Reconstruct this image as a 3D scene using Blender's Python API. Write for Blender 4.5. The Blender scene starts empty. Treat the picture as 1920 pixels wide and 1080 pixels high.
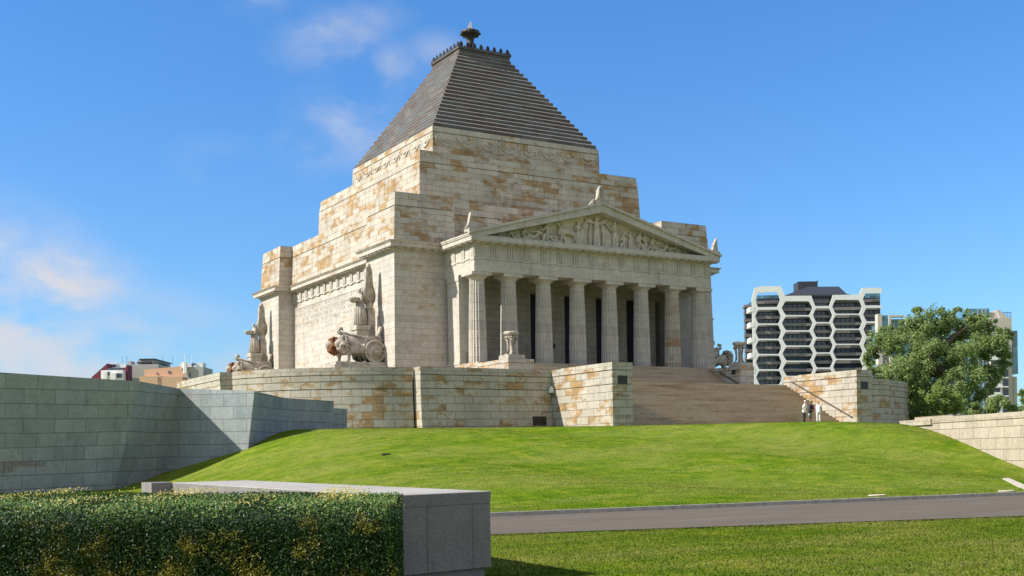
import bpy, bmesh, math, random
import numpy as np
from mathutils import Vector, Matrix

random.seed(7)
rng = np.random.default_rng(11)
scn = bpy.context.scene
COL = scn.collection
R = math.radians
PI = math.pi

# ------------------------------------------------------------------ camera geometry (metres, eye at the origin, +Y = into the memorial)
F, YAW, ROLL, CY = 2185.9, R(30.758), R(-0.9836), 853.5
FW = np.array([math.sin(YAW), math.cos(YAW), 0.0])
RT = np.array([math.cos(YAW), -math.sin(YAW), 0.0])
UP = np.array([0, 0, 1.0])
R3 = RT * math.cos(ROLL) + UP * math.sin(ROLL)
U3 = UP * math.cos(ROLL) - RT * math.sin(ROLL)
CU, CV = 60.2, 108.35          # centre of the memorial


def at(px, py, Y):
    """survey point: photograph pixel + distance -> place"""
    d = FW + R3 * (px - 960) / F - U3 * (py - CY) / F
    return d * Y


def local(px, py, Y):
    """same, as (right, up) in a frame turned to the camera bearing"""
    p = at(px, py, Y)
    return float(p @ RT), float(p[2])


# ------------------------------------------------------------------ mesh helpers
class MB:
    def __init__(self):
        self.v, self.f, self.mi = [], [], []

    def add(self, vs, fs, m=0):
        n = len(self.v)
        self.v += [tuple(map(float, p)) for p in vs]
        self.f += [tuple(i + n for i in f) for f in fs]
        self.mi += [m] * len(fs)
        return self

    def box(self, x0, x1, y0, y1, z0, z1, m=0):
        vs = [(x0, y0, z0), (x1, y0, z0), (x1, y1, z0), (x0, y1, z0), (x0, y0, z1), (x1, y0, z1), (x1, y1, z1), (x0, y1, z1)]
        return self.add(vs, [(3, 2, 1, 0), (4, 5, 6, 7), (0, 1, 5, 4), (1, 2, 6, 5), (2, 3, 7, 6), (3, 0, 4, 7)], m)

    def prism(self, bot, top, z0, z1, m=0):
        """bot/top: matching ccw outlines"""
        n = len(bot)
        vs = [(p[0], p[1], z0) for p in bot] + [(p[0], p[1], z1) for p in top]
        fs = [tuple(reversed(range(n))), tuple(range(n, 2 * n))]
        fs += [(i, (i + 1) % n, n + (i + 1) % n, n + i) for i in range(n)]
        return self.add(vs, fs, m)

    def hexa(self, b, t, m=0):
        """four bottom + four top points"""
        return self.add(list(b) + list(t), [(3, 2, 1, 0), (4, 5, 6, 7), (0, 1, 5, 4), (1, 2, 6, 5), (2, 3, 7, 6), (3, 0, 4, 7)], m)

    def lathe(self, prof, c=(0, 0, 0), n=24, m=0, sx=1, sy=1):
        vs, fs = [], []
        k = len(prof)
        for (r, z) in prof:
            for i in range(n):
                a = 2 * PI * i / n
                vs.append((c[0] + sx * r * math.cos(a), c[1] + sy * r * math.sin(a), c[2] + z))
        for j in range(k - 1):
            for i in range(n):
                fs.append((j * n + i, j * n + (i + 1) % n, (j + 1) * n + (i + 1) % n, (j + 1) * n + i))
        fs.append(tuple(reversed(range(n))))
        fs.append(tuple(range((k - 1) * n, k * n)))
        return self.add(vs, fs, m)

    def tube(self, pts, r, n=8, m=0):
        pts = [Vector(p) for p in pts]
        rs = r if isinstance(r, (list, tuple)) else [r] * len(pts)
        vs, fs = [], []
        for k, p in enumerate(pts):
            d = (pts[min(k + 1, len(pts) - 1)] - pts[max(k - 1, 0)]).normalized()
            a = d.orthogonal().normalized() if abs(d.z) > .95 else d.cross(Vector((0, 0, 1))).normalized()
            b = d.cross(a)
            for i in range(n):
                t = 2 * PI * i / n
                vs.append(p + rs[k] * (math.cos(t) * a + math.sin(t) * b))
        for k in range(len(pts) - 1):
            for i in range(n):
                fs.append((k * n + i, k * n + (i + 1) % n, (k + 1) * n + (i + 1) % n, (k + 1) * n + i))
        fs.append(tuple(reversed(range(n))))
        fs.append(tuple(range((len(pts) - 1) * n, len(pts) * n)))
        return self.add(vs, fs, m)

    def outline(self, pts, org, ax, az, thick, m=0):
        """flat outline (a, b) in plane org + a*ax + b*az, extruded by vector thick (both signs)"""
        org, ax, az, th = Vector(org), Vector(ax), Vector(az), Vector(thick)
        n = len(pts)
        f = [org + ax * p[0] + az * p[1] - th for p in pts]
        b = [org + ax * p[0] + az * p[1] + th for p in pts]
        fs = [tuple(range(n)), tuple(reversed(range(n, 2 * n)))]
        fs += [(i, n + i, n + (i + 1) % n, (i + 1) % n) for i in range(n)]
        return self.add(f + b, fs, m)

    def build(self, name, mat, parent=None, origin=None, course=None, ufun=None, smooth=False, fix=True):
        if parent is not None:
            origin = WLOC[parent.name]
        o = Vector(origin) if origin is not None else Vector((0, 0, 0))
        me = bpy.data.meshes.new(name)
        me.from_pydata([tuple(Vector(p) - o) for p in self.v], [], self.f)
        mats = mat if isinstance(mat, (list, tuple)) else [mat]
        for mm in mats:
            me.materials.append(mm)
        me.polygons.foreach_set('material_index', self.mi)
        if fix:
            bm = bmesh.new(); bm.from_mesh(me)
            bmesh.ops.recalc_face_normals(bm, faces=bm.faces)
            bm.to_mesh(me); bm.free()
        if smooth:
            me.polygons.foreach_set('use_smooth', [True] * len(me.polygons))
        uvs(me, o, course, ufun)
        ob = bpy.data.objects.new(name, me)
        COL.objects.link(ob)
        WLOC[ob.name] = tuple(o)
        if parent is not None:
            ob.parent = parent
        else:
            ob.location = o
        return ob


WLOC = {}


def uvs(me, o, course=None, ufun=None):
    uv = me.uv_layers.new(name='UVMap').data
    vs = me.vertices
    for p in me.polygons:
        n = p.normal
        flat = abs(n.z) > .8
        if not flat:
            t = Vector((-n.y, n.x, 0)).normalized()
        for li in p.loop_indices:
            c = vs[me.loops[li].vertex_index].co + o
            if flat:
                uv[li].uv = (c.x, c.y)
            else:
                uv[li].uv = (ufun(c) if ufun else c.dot(t), course(c.z) if course else c.z)


def courses(zs, unit=.5):
    zs = sorted(zs)

    def f(z):
        if z <= zs[0]:
            return (z - zs[0])
        for i in range(len(zs) - 1):
            if z <= zs[i + 1]:
                return (i + (z - zs[i]) / (zs[i + 1] - zs[i])) * unit
        return (len(zs) - 1) * unit + (z - zs[-1])
    return f


def tag(o, label=None, cat=None, group=None, kind=None):
    if label: o['label'] = label
    if cat: o['category'] = cat
    if group: o['group'] = group
    if kind: o['kind'] = kind
    return o


def thing(name, loc, label, cat, group=None, rz=0):
    o = bpy.data.objects.new(name, None)
    COL.objects.link(o)
    o.location = loc
    o.rotation_euler = (0, 0, rz)
    o.empty_display_size = .3
    WLOC[o.name] = tuple(loc)
    return tag(o, label, cat, group)


def copy_tree(o, parent=None):
    c = o.copy()
    COL.objects.link(c)
    if parent is not None:
        c.parent = parent
    for ch in list(o.children):
        copy_tree(ch, c)
    return c


def to_mesh(ob):
    """evaluate modifiers / curves once into a plain mesh"""
    dg = bpy.context.evaluated_depsgraph_get()
    dg.update()
    return bpy.data.meshes.new_from_object(ob.evaluated_get(dg))


def skin(joints, edges, sub=1):
    """joints: (x,y,z,r) or (x,y,z,rx,ry); first one is the root -> continuous skinned mesh"""
    me = bpy.data.meshes.new('skin_tmp')
    me.from_pydata([j[:3] for j in joints], edges, [])
    ob = bpy.data.objects.new('skin_tmp', me)
    COL.objects.link(ob)
    md = ob.modifiers.new('s', 'SKIN')
    for i, j in enumerate(joints):
        sv = me.skin_vertices[0].data[i]
        sv.radius = (j[3], j[4] if len(j) > 4 else j[3])
        sv.use_root = (i == 0)
    md.use_smooth_shade = True
    if sub:
        s = ob.modifiers.new('d', 'SUBSURF'); s.levels = sub; s.render_levels = sub
    bpy.context.view_layer.update()
    m = to_mesh(ob)
    bpy.data.objects.remove(ob)
    return m


def put(name, me, mat, parent, loc=(0, 0, 0), rot=(0, 0, 0), scale=1):
    o = bpy.data.objects.new(name, me)
    if mat is not None:
        me.materials.clear(); me.materials.append(mat)
    me.polygons.foreach_set('use_smooth', [True] * len(me.polygons))
    COL.objects.link(o)
    o.parent = parent
    o.location = loc
    o.rotation_euler = rot
    o.scale = (scale, scale, scale) if not isinstance(scale, (tuple, list)) else scale
    return o


def text_mesh(s, size, mat, depth=.01, align='CENTER'):
    cu = bpy.data.curves.new('txt', 'FONT')
    cu.body = s; cu.size = size; cu.extrude = depth; cu.align_x = align
    cu.space_character = 1.25
    ob = bpy.data.objects.new('txt', cu)
    COL.objects.link(ob)
    bpy.context.view_layer.update()
    m = to_mesh(ob)
    bpy.data.objects.remove(ob)
    m.materials.clear(); m.materials.append(mat)
    return m


# ------------------------------------------------------------------ materials
class NT:
    def __init__(self, name):
        self.m = bpy.data.materials.new(name)
        self.m.use_nodes = True
        self.t = self.m.node_tree
        self.b = self.t.nodes['Principled BSDF']
        self.out = self.t.nodes['Material Output']

    def n(self, typ, **kw):
        nd = self.t.nodes.new(typ)
        for k, v in kw.items():
            if hasattr(nd, k) and k not in nd.inputs:
                setattr(nd, k, v)
            else:
                self.s(nd, k, v)
        return nd

    def s(self, nd, k, v):
        sock = nd.inputs[k]
        if isinstance(v, bpy.types.NodeSocket):
            self.t.links.new(v, sock)
        elif isinstance(v, bpy.types.Node):
            self.t.links.new(v.outputs[0], sock)
        else:
            sock.default_value = v

    def ramp(self, fac, stops, interp='LINEAR'):
        r = self.n('ShaderNodeValToRGB')
        r.color_ramp.interpolation = interp
        el = r.color_ramp.elements
        while len(el) > 1:
            el.remove(el[-1])
        for i, (p, c) in enumerate(stops):
            e = el[0] if i == 0 else el.new(p)
            e.position = p
            e.color = (*c, 1) if isinstance(c, (tuple, list)) else (c, c, c, 1)
        self.s(r, 'Fac', fac)
        return r.outputs[0]

    def mix(self, fac, a, b, mode='MIX'):
        m = self.n('ShaderNodeMix', data_type='RGBA', blend_type=mode)
        self.s(m, 0, fac)
        for idx, val in ((6, a), (7, b)):
            if isinstance(val, bpy.types.NodeSocket):
                self.t.links.new(val, m.inputs[idx])
            else:
                m.inputs[idx].default_value = (*val, 1) if isinstance(val, (tuple, list)) else (val, val, val, 1)
        return m.outputs[2]

    def math(self, op, a, b=0.0):
        m = self.n('ShaderNodeMath', operation=op)
        self.s(m, 0, a); self.s(m, 1, b)
        return m.outputs[0]

    def coord(self, which='Object', scale=None):
        c = self.n('ShaderNodeTexCoord').outputs[which]
        if scale:
            mp = self.n('ShaderNodeMapping')
            self.s(mp, 'Vector', c); mp.inputs['Scale'].default_value = scale
            return mp.outputs[0]
        return c

    def noise(self, vec, scale, detail=4, rough=.6):
        n = self.n('ShaderNodeTexNoise')
        if vec is not None:
            self.s(n, 'Vector', vec)
        n.inputs['Scale'].default_value = scale; n.inputs['Detail'].default_value = detail
        n.inputs['Roughness'].default_value = rough
        return n.outputs[0]

    def bump(self, h, strength=.4, dist=.02):
        b = self.n('ShaderNodeBump')
        b.inputs['Strength'].default_value = strength; b.inputs['Distance'].default_value = dist
        self.s(b, 'Height', h)
        self.s(self.b, 'Normal', b.outputs[0])

    def fin(self, col, rough=.85, spec=.25):
        self.s(self.b, 'Base Color', col if isinstance(col, bpy.types.NodeSocket) else (*col, 1))
        self.b.inputs['Roughness'].default_value = rough
        self.b.inputs['Specular IOR Level'].default_value = spec
        return self.m


def stone(name, pal, w=1.5, row=.5, mortar=.018, stain=(.42, .20, .07), amount=.5, mort=.6, offset=.5, jit=0.0, grain=.25, stain_thr=(.56, .72), streak=.5, gs=9):
    t = NT(name)
    uv = t.coord('UV')
    if jit:
        pass
    br = t.n('ShaderNodeTexBrick')
    t.s(br, 'Vector', uv)
    br.offset = offset
    for k, v in (('Scale', 1), ('Mortar Size', mortar), ('Mortar Smooth', .15), ('Bias', 0), ('Brick Width', w), ('Row Height', row)):
        br.inputs[k].default_value = v
    br.inputs['Color1'].default_value = (0, 0, 0, 1)
    br.inputs['Color2'].default_value = (1, 1, 1, 1)
    br.inputs['Mortar'].default_value = (.5, .5, .5, 1)
    rnd = br.outputs['Color']; fac = br.outputs['Fac']
    n = len(pal)
    col = t.ramp(rnd, [(.12 + .76 * i / (n - 1), c) for i, c in enumerate(pal)])
    pos = t.coord('Object')
    # rust-brown iron staining: whole blocks and runs inside blocks
    big = t.noise(pos, .22, 3, .6)
    mid = t.noise(t.coord('Object', (.75, .75, 1.5)), 1.2, 6, .68)
    fine = t.noise(pos, gs, 4, .7)
    sel = t.math('ADD', t.math('MULTIPLY', rnd, .22), t.math('ADD', t.math('MULTIPLY', big, .28), t.math('MULTIPLY', mid, .70)))
    m1 = t.ramp(sel, [(stain_thr[0], 0.0), (stain_thr[1], 1.0)])
    m1 = t.math('MULTIPLY', m1, amount)
    dark = t.ramp(mid, [(.35, tuple(c * 1.5 for c in stain)), (.6, stain), (.75, tuple(c * .6 for c in stain))])
    col = t.mix(m1, col, dark)
    g = t.ramp(fine, [(.25, 1 - grain), (.75, 1 + grain * .3)])
    col = t.mix(1.0, col, g, 'MULTIPLY')
    wash = t.ramp(t.noise(t.coord('Object', (1, 1, .3)), .8, 6, .7), [(.3, .78), (.6, 1.0)])
    col = t.mix(1.0, col, wash, 'MULTIPLY')
    # grey-black run-off streaks
    runs = t.noise(t.coord('Object', (2.6, 2.6, .16)), 1.0, 5, .7)
    runm = t.math('MULTIPLY', t.ramp(runs, [(.53, 0.0), (.72, 1.0)]), t.ramp(big, [(.40, 0.0), (.62, streak)]))
    col = t.mix(runm, col, (.16, .14, .115))
    soft = t.noise(pos, 2.6, 5, .7)
    col = t.mix(1.0, col, t.ramp(soft, [(.3, .86), (.7, 1.06)]), 'MULTIPLY')
    col = t.mix(t.math('MULTIPLY', fac, mort), col, (.09, .075, .055))
    h = t.math('SUBTRACT', t.math('MULTIPLY', fine, .35), t.math('MULTIPLY', fac, 1.0))
    t.bump(h, .5, .02)
    return t.fin(col, .88, .2)


def plain(name, c, rough=.7, var=.15, scale=3, spec=.3, metal=0, bump=0):
    t = NT(name)
    nz = t.noise(t.coord('Object'), scale, 5, .65)
    col = t.ramp(nz, [(.3, tuple(x * (1 - var) for x in c)), (.7, tuple(min(1, x * (1 + var)) for x in c))])
    if bump:
        t.bump(nz, bump, .02)
    t.b.inputs['Metallic'].default_value = metal
    return t.fin(col, rough, spec)


CREAM = [(.59, .515, .42), (.52, .455, .37), (.63, .56, .46), (.48, .42, .34), (.58, .51, .415)]
PALE = [(.60, .545, .46), (.56, .505, .425), (.62, .57, .485), (.53, .475, .40), (.59, .535, .45)]
GREYST = [(.45, .395, .325), (.39, .345, .285), (.50, .44, .36), (.43, .375, .30)]
M = {}
M['wall'] = stone('ashlar_wall', PALE, 1.55, .5, mort=.42, amount=.6, stain=(.42, .27, .13), stain_thr=(.68, .79), streak=.08)
M['upper'] = stone('ashlar_upper', CREAM, 1.7, .5, amount=.85, stain=(.37, .215, .08), stain_thr=(.595, .70), streak=.65)
M['terrace'] = stone('ashlar_terrace', [(.50, .445, .36), (.54, .485, .395), (.52, .47, .39), (.57, .51, .41), (.54, .48, .39)], 1.45, .5, amount=.85, stain=(.36, .21, .08), stain_thr=(.622, .71), mort=.8, streak=.35)
M['trim'] = stone('stone_trim', PALE[:3], 2.2, 3, amount=.6, stain=(.38, .24, .13), stain_thr=(.68, .82), mortar=.008)
M['smooth'] = stone('stone_smooth', PALE[:3], 1.6, .5, amount=.3, stain_thr=(.74, .9), mortar=.006, mort=.3)
M['shaft'] = stone('column_shaft', [(.57, .52, .44), (.50, .455, .385), (.61, .56, .475)], 60, .76, amount=.35, stain=(.42, .27, .14), stain_thr=(.68, .85), mortar=.012)
M['shaft2'] = stone('column_shaft_rusty', [(.54, .48, .39), (.46, .40, .31), (.58, .51, .41)], 60, .76, amount=.8, stain=(.36, .18, .07), stain_thr=(.58, .72), mortar=.012)
M['porch'] = stone('porch_wall', [(.50, .465, .415), (.46, .43, .38), (.53, .49, .43)], 1.5, .6, amount=.1)
M['statue'] = plain('carved_stone', (.41, .36, .29), .88, .45, 1.7, .15, bump=.6)
M['statue_rust'] = plain('rusted_stone', (.22, .095, .05), .9, .45, 3, .15, bump=.4)
M['relief'] = plain('relief_stone', (.60, .52, .42), .85, .3, 1.2, .2, bump=.3)
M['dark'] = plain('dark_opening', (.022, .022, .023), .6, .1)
M['bronze'] = plain('dark_bronze', (.035, .032, .028), .5, .3, 4, .4)
M['iron'] = plain('brown_iron', (.07, .045, .03), .5, .2, 4, .4)
M['plaque'] = plain('bronze_plaque', (.03, .025, .028), .45, .2, 6, .4)
M['letter'] = plain('engraved_letter', (.30, .265, .215), .9, .1)
M['letter_d'] = plain('engraved_letter_dark', (.15, .14, .12), .9, .1)
M['letter_r'] = plain('engraved_letter_red', (.27, .19, .155), .9, .15)
M['white'] = plain('white_paint', (.8, .8, .78), .5, .03)
M['gold'] = plain('pale_gilded', (.50, .42, .33), .5, .2)
M['granite'] = stone('blue_grey_granite', [(.40, .43, .43), (.34, .375, .38), (.44, .465, .46), (.39, .405, .40)], 1.55, .5, amount=.5, stain=(.24, .19, .14), stain_thr=(.74, .93), mort=.55, mortar=.016, streak=.45, offset=.42, grain=.45, gs=22)
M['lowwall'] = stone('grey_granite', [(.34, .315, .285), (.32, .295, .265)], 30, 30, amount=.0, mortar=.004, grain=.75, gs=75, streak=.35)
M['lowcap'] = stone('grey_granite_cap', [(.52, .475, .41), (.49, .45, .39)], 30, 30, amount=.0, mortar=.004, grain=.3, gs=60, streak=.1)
M['sand'] = stone('sandy_granite', [(.50, .42, .31), (.46, .385, .28), (.53, .45, .34)], 1.35, .5, amount=.3, stain=(.42, .29, .17), stain_thr=(.7, .9), mort=.7, mortar=.016, streak=.15)
M['skin'] = plain('skin', (.45, .25, .18), .6, .05)
M['skin2'] = plain('skin_dark', (.22, .10, .07), .6, .05)
M['shirt_w'] = plain('white_shirt', (.85, .85, .85), .8, .03)
M['shirt_n'] = plain('navy_shirt', (.045, .045, .06), .8, .2, 20)
M['trouser_n'] = plain('navy_trousers', (.02, .022, .04), .8, .1)
M['trouser_g'] = plain('grey_shorts', (.34, .33, .31), .8, .1)
M['trouser_c'] = plain('cream_trousers', (.62, .58, .54), .8, .05)
M['hair_w'] = plain('white_hair', (.7, .68, .66), .7, .1)
M['hair_k'] = plain('black_cap', (.012, .012, .015), .7, .1)
M['hair_b'] = plain('fair_hair', (.42, .27, .14), .7, .1)
M['asphalt'] = None


def mk_roof():
    t = NT('stepped_roof_stone')
    br = t.n('ShaderNodeTexBrick')
    t.s(br, 'Vector', t.coord('UV'))
    for k, v in (('Scale', 1), ('Mortar Size', .012), ('Bias', 0), ('Brick Width', 1.5), ('Row Height', .49)):
        br.inputs[k].default_value = v
    br.inputs['Color1'].default_value = (0, 0, 0, 1); br.inputs['Color2'].default_value = (1, 1, 1, 1)
    col = t.ramp(br.outputs['Color'], [(.1, (.092, .060, .042)), (.4, (.118, .080, .058)), (.6, (.10, .078, .060)), (.8, (.095, .095, .085)), (.97, (.155, .125, .10))])
    big = t.noise(t.coord('Object'), .35, 4, .6)
    col = t.mix(t.ramp(big, [(.45, 0.0), (.7, .55)]), col, (.11, .13, .13))
    fine = t.noise(t.coord('Object'), 7, 4, .7)
    col = t.mix(1.0, col, t.ramp(fine, [(.3, .75), (.7, 1.1)]), 'MULTIPLY')
    t.bump(fine, .3, .02)
    return t.fin(col, .6, .4)


M['nosing'] = plain('pale_roof_nosing', (.30, .27, .24), .7, .2, 2, .3)
M['roof'] = mk_roof()


def mk_stair():
    t = NT('worn_stair_stone')
    v = t.coord('Object', (.22, 1.2, 4.5))
    n1 = t.noise(v, 1.0, 5, .65)
    n2 = t.noise(t.coord('Object', (1, 1, 1)), 6, 4, .7)
    col = t.ramp(n1, [(.28, (.25, .165, .085)), (.42, (.40, .305, .195)), (.55, (.47, .375, .255)), (.72, (.45, .39, .30))])
    col = t.mix(t.ramp(t.noise(t.coord('Object', (.5, 2, 7)), 1.1, 4, .7), [(.60, 0.0), (.72, .8)]), col, (.17, .09, .045))
    col = t.mix(1.0, col, t.ramp(n2, [(.3, .8), (.7, 1.08)]), 'MULTIPLY')
    t.bump(n2, .3, .02)
    return t.fin(col, .9, .2)


M['stair'] = mk_stair()


def mk_asphalt():
    t = NT('asphalt_road')
    a = t.noise(t.coord('Object'), 60, 3, .7)
    b = t.noise(t.coord('Object', (.25, 1, 1)), .9, 5, .6)
    col = t.ramp(b, [(.3, (.140, .116, .092)), (.7, (.170, .142, .114))])
    col = t.mix(1.0, col, t.ramp(a, [(.3, .8), (.7, 1.15)]), 'MULTIPLY')
    cr_ = t.n('ShaderNodeTexVoronoi'); cr_.feature = 'DISTANCE_TO_EDGE'; t.s(cr_, 'Vector', t.coord('Object', (.5, .8, 1))); cr_.inputs['Scale'].default_value = .35
    col = t.mix(t.ramp(cr_.outputs['Distance'], [(.002, .12), (.008, 0.0)]), col, (.06, .052, .045))
    col = t.mix(t.ramp(t.noise(t.coord('Object', (.3, 1.4, 1)), .6, 5, .7), [(.52, 0.0), (.7, .35)]), col, (.20, .175, .145))
    t.bump(a, .4, .01)
    return t.fin(col, .95, .0)


M['asphalt'] = mk_asphalt()
M['kerb'] = plain('pale_kerb', (.36, .32, .27), .9, .25, 5, .2, bump=.3)
M['slab'] = plain('pale_path_slab', (.55, .47, .37), .9, .12, 4, .2)


def mk_grass(name, k=1.0, blades=False):
    t = NT(name)
    pos = t.coord('Object')
    n1 = t.noise(pos, .13, 4, .6)
    n2 = t.noise(pos, 1.1, 5, .65)
    n3 = t.noise(pos, 14, 4, .75)
    col = t.ramp(n2, [(.30, (.06, .14, .005)), (.45, (.11, .205, .008)), (.57, (.175, .255, .012)), (.70, (.30, .31, .038))])
    col = t.mix(t.ramp(n1, [(.42, 0.0), (.66, .65)]), col, (.225, .27, .04))
    patch = t.noise(t.coord('Object', (.45, 1, 1)), .42, 5, .62)
    dry = t.math('MULTIPLY', t.ramp(patch, [(.44, .16), (.60, 1.0)]), t.ramp(n3, [(.42, 0.0), (.66, .85)]))
    col = t.mix(dry, col, (.37, .325, .10))
    col = t.mix(t.ramp(t.noise(t.coord('Object', (.7, 1.3, 1)), 1.7, 6, .75), [(.5, 0.0), (.66, .6)]), col, (.07, .15, .010))
    col = t.mix(1.0, col, t.ramp(n3, [(.3, .62 * k), (.7, 1.12 * k)]), 'MULTIPLY')
    if blades:
        rp = t.n('ShaderNodeNewGeometry').outputs['Random Per Island']
        col = t.mix(1.0, col, t.ramp(rp, [(0, (.62, .7, .6)), (.7, (1.15, 1.12, 1.0)), (1, (1.3, 1.2, 1.2))]), 'MULTIPLY')
        straw = t.math('MULTIPLY', t.ramp(rp, [(.74, 0.0), (.86, .8)]), t.ramp(patch, [(.40, .35), (.58, 1.0)]))
        col = t.mix(straw, col, (.46, .40, .16))
        t.b.inputs['Subsurface Weight'].default_value = 0
        upn = t.n('ShaderNodeAttribute'); upn.attribute_name = 'ground_normal'
        t.s(t.b, 'Normal', upn.outputs['Vector'])
        tr = t.n('ShaderNodeBsdfTranslucent'); t.s(tr, 'Color', col)
        ms = t.n('ShaderNodeMixShader'); ms.inputs[0].default_value = .12
        t.t.links.new(t.b.outputs[0], ms.inputs[1]); t.t.links.new(tr.outputs[0], ms.inputs[2])
        t.t.links.new(ms.outputs[0], t.out.inputs[0])
    else:
        t.bump(n3, .8, .05)
    return t.fin(col, .9, .0)


M['lawn'] = mk_grass('lawn_grass')
M['blade'] = mk_grass('grass_blades', 1.05, True)


def mk_leaf(name, stops, noise_scale=1.0, low=None, yellow=None, trans=.3, rough=.5, spec=.4):
    t = NT(name)
    rp = t.n('ShaderNodeNewGeometry').outputs['Random Per Island']
    col = t.ramp(rp, stops)
    if yellow:
        c, a, b, s = yellow
        nz = t.noise(t.coord('Object'), s, 4, .65)
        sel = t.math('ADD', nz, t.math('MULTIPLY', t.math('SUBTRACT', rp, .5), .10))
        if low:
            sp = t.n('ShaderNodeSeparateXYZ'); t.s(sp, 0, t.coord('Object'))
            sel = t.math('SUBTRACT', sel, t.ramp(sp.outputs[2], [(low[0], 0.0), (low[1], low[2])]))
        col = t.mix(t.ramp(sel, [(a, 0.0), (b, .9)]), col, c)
    t.fin(col, rough, spec)
    tr = t.n('ShaderNodeBsdfTranslucent'); t.s(tr, 'Color', col)
    ms = t.n('ShaderNodeMixShader'); ms.inputs[0].default_value = trans
    t.t.links.new(t.b.outputs[0], ms.inputs[1]); t.t.links.new(tr.outputs[0], ms.inputs[2])
    t.t.links.new(ms.outputs[0], t.out.inputs[0])
    return t.m


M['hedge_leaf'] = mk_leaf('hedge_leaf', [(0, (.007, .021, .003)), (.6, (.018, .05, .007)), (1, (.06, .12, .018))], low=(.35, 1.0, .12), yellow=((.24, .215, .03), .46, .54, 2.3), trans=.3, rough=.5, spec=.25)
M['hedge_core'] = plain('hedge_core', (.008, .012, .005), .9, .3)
M['hedge_sunlit'] = mk_leaf('hedge_sunlit_leaf', [(0, (.05, .13, .018)), (.6, (.12, .21, .035)), (.85, (.22, .28, .06)), (1, (.40, .38, .10))], trans=.3, rough=.45, spec=.3)  # brighter copy of the hedge leaf, sunlight painted into its greens
M['hedge_yellow'] = mk_leaf('hedge_yellow_leaf', [(0, (.26, .27, .05)), (.5, (.50, .42, .08)), (1, (.75, .58, .16))], trans=.35)
M['tree_leaf'] = mk_leaf('tree_leaf', [(0, (.19, .27, .08)), (.5, (.28, .37, .115)), (.9, (.36, .43, .16)), (1, (.54, .56, .32))], trans=.55)
M['bush_leaf'] = mk_leaf('bush_leaf', [(0, (.18, .25, .05)), (.5, (.27, .35, .08)), (1, (.36, .43, .14))], trans=.5)
M['bark'] = plain('bark', (.13, .10, .075), .9, .3, 3, .1, bump=.5)

# ------------------------------------------------------------------ ground, lawn, road
def sstep(t):
    t = np.clip(t, 0, 1)
    return t * t * (3 - 2 * t)


CREST_X = [300, 470, 575, 700, 900, 1150, 1300, 1450, 1560, 1640, 1700, 1740, 1800, 2000]
CREST_Y = [806, 805.5, 805, 803.5, 802, 799, 796, 792, 791, 793, 795, 798, 803, 812]
GROUND = -1.6


def kerb_v(u):
    return 26.25 + (u - 14.95) * (-2.10 / 18.83)


def near_edge(u):
    return 20.43 + (u - 11.63) * (-3.47 / 12.08)


def lawn_z(u, v):
    u = np.asarray(u, float); v = np.asarray(v, float)
    X = u * RT[0] + v * RT[1]; Y = np.maximum(u * FW[0] + v * FW[1], 1)
    px = 960 + F * X / Y
    cr = np.interp(px, CREST_X, CREST_Y)
    hor = CY - (px - 960) * math.tan(-ROLL)
    ratio = (hor - cr) / F
    top = np.minimum(ratio * Y, 2.02)
    top = np.where(Y > 95, 2.02, top)
    v0 = kerb_v(u) + .19
    # the toe of the bank leaves the kerb gently, the lip comes nearer to the right
    lip = np.interp(u, [10, 25, 34, 40, 46, 60], [64, 62, 61, 52, 44, 43])
    toe = v0 + np.interp(u, [26, 36, 46], [0, 1.0, 4.6])
    s = .25 * np.clip((v - v0) / (lip - v0), 0, 1) + .75 * sstep((v - toe) / (lip - toe))
    s = s + .06 * np.sin((u - 31) * .42 + (v - 40) * .12) * sstep((v - v0) / 8) * sstep((lip - v) / 8)
    side = sstep((u - 13.0) / (25.5 - 13.0) - .0 * v)
    side = np.where(v > 45, side * 1.0, side * sstep((v - 0) / 60) + (1 - sstep((v - 0) / 60)) * 1.0)
    z = GROUND + .1 + (top - GROUND - .1) * s * side
    z = np.where(v <= v0 - .005, np.where((v > near_edge(u)) & (u > -46) & (u < 76), GROUND - .04, GROUND), z)
    # the bank dips again beside the sandy retaining wall and beyond
    return z


def build_lawn():
    us = np.concatenate([np.arange(-60, -5, 6), np.arange(-5, 62, .7), np.arange(62, 130, 4), [160, 220, 300]])
    vs = np.concatenate([np.arange(-40, 10, 5), np.arange(10, 78, .6), np.arange(78, 130, 5), [150, 190, 260, 330]])
    vs = np.sort(np.concatenate([vs, [26.2, 26.245, 26.44, 26.5, 27.2]]))
    U, V = np.meshgrid(us, vs)
    V = V + (U - 14.95) * (-2.10 / 18.83) * np.clip(1 - np.abs(V - 26.25) / 40, 0, 1)
    Z = lawn_z(U, V)
    nu, nv = len(us), len(vs)
    me = bpy.data.meshes.new('lawn')
    verts = np.stack([U.ravel(), V.ravel(), Z.ravel()], 1)
    faces = [(j * nu + i, j * nu + i + 1, (j + 1) * nu + i + 1, (j + 1) * nu + i) for j in range(nv - 1) for i in range(nu - 1)]
    me.from_pydata(verts.tolist(), [], faces)
    me.materials.append(M['lawn'])
    me.polygons.foreach_set('use_smooth', [True] * len(me.polygons))
    o = bpy.data.objects.new('lawn', me)
    COL.objects.link(o)
    tag(o, kind='structure')


build_lawn()
g = MB().add([(-3000, -3000, -1.75), (3000, -3000, -1.75), (3000, 3000, -1.75), (-3000, 3000, -1.75)], [(0, 1, 2, 3)])
tag(g.build('ground', M['lawn']), kind='structure')




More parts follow.
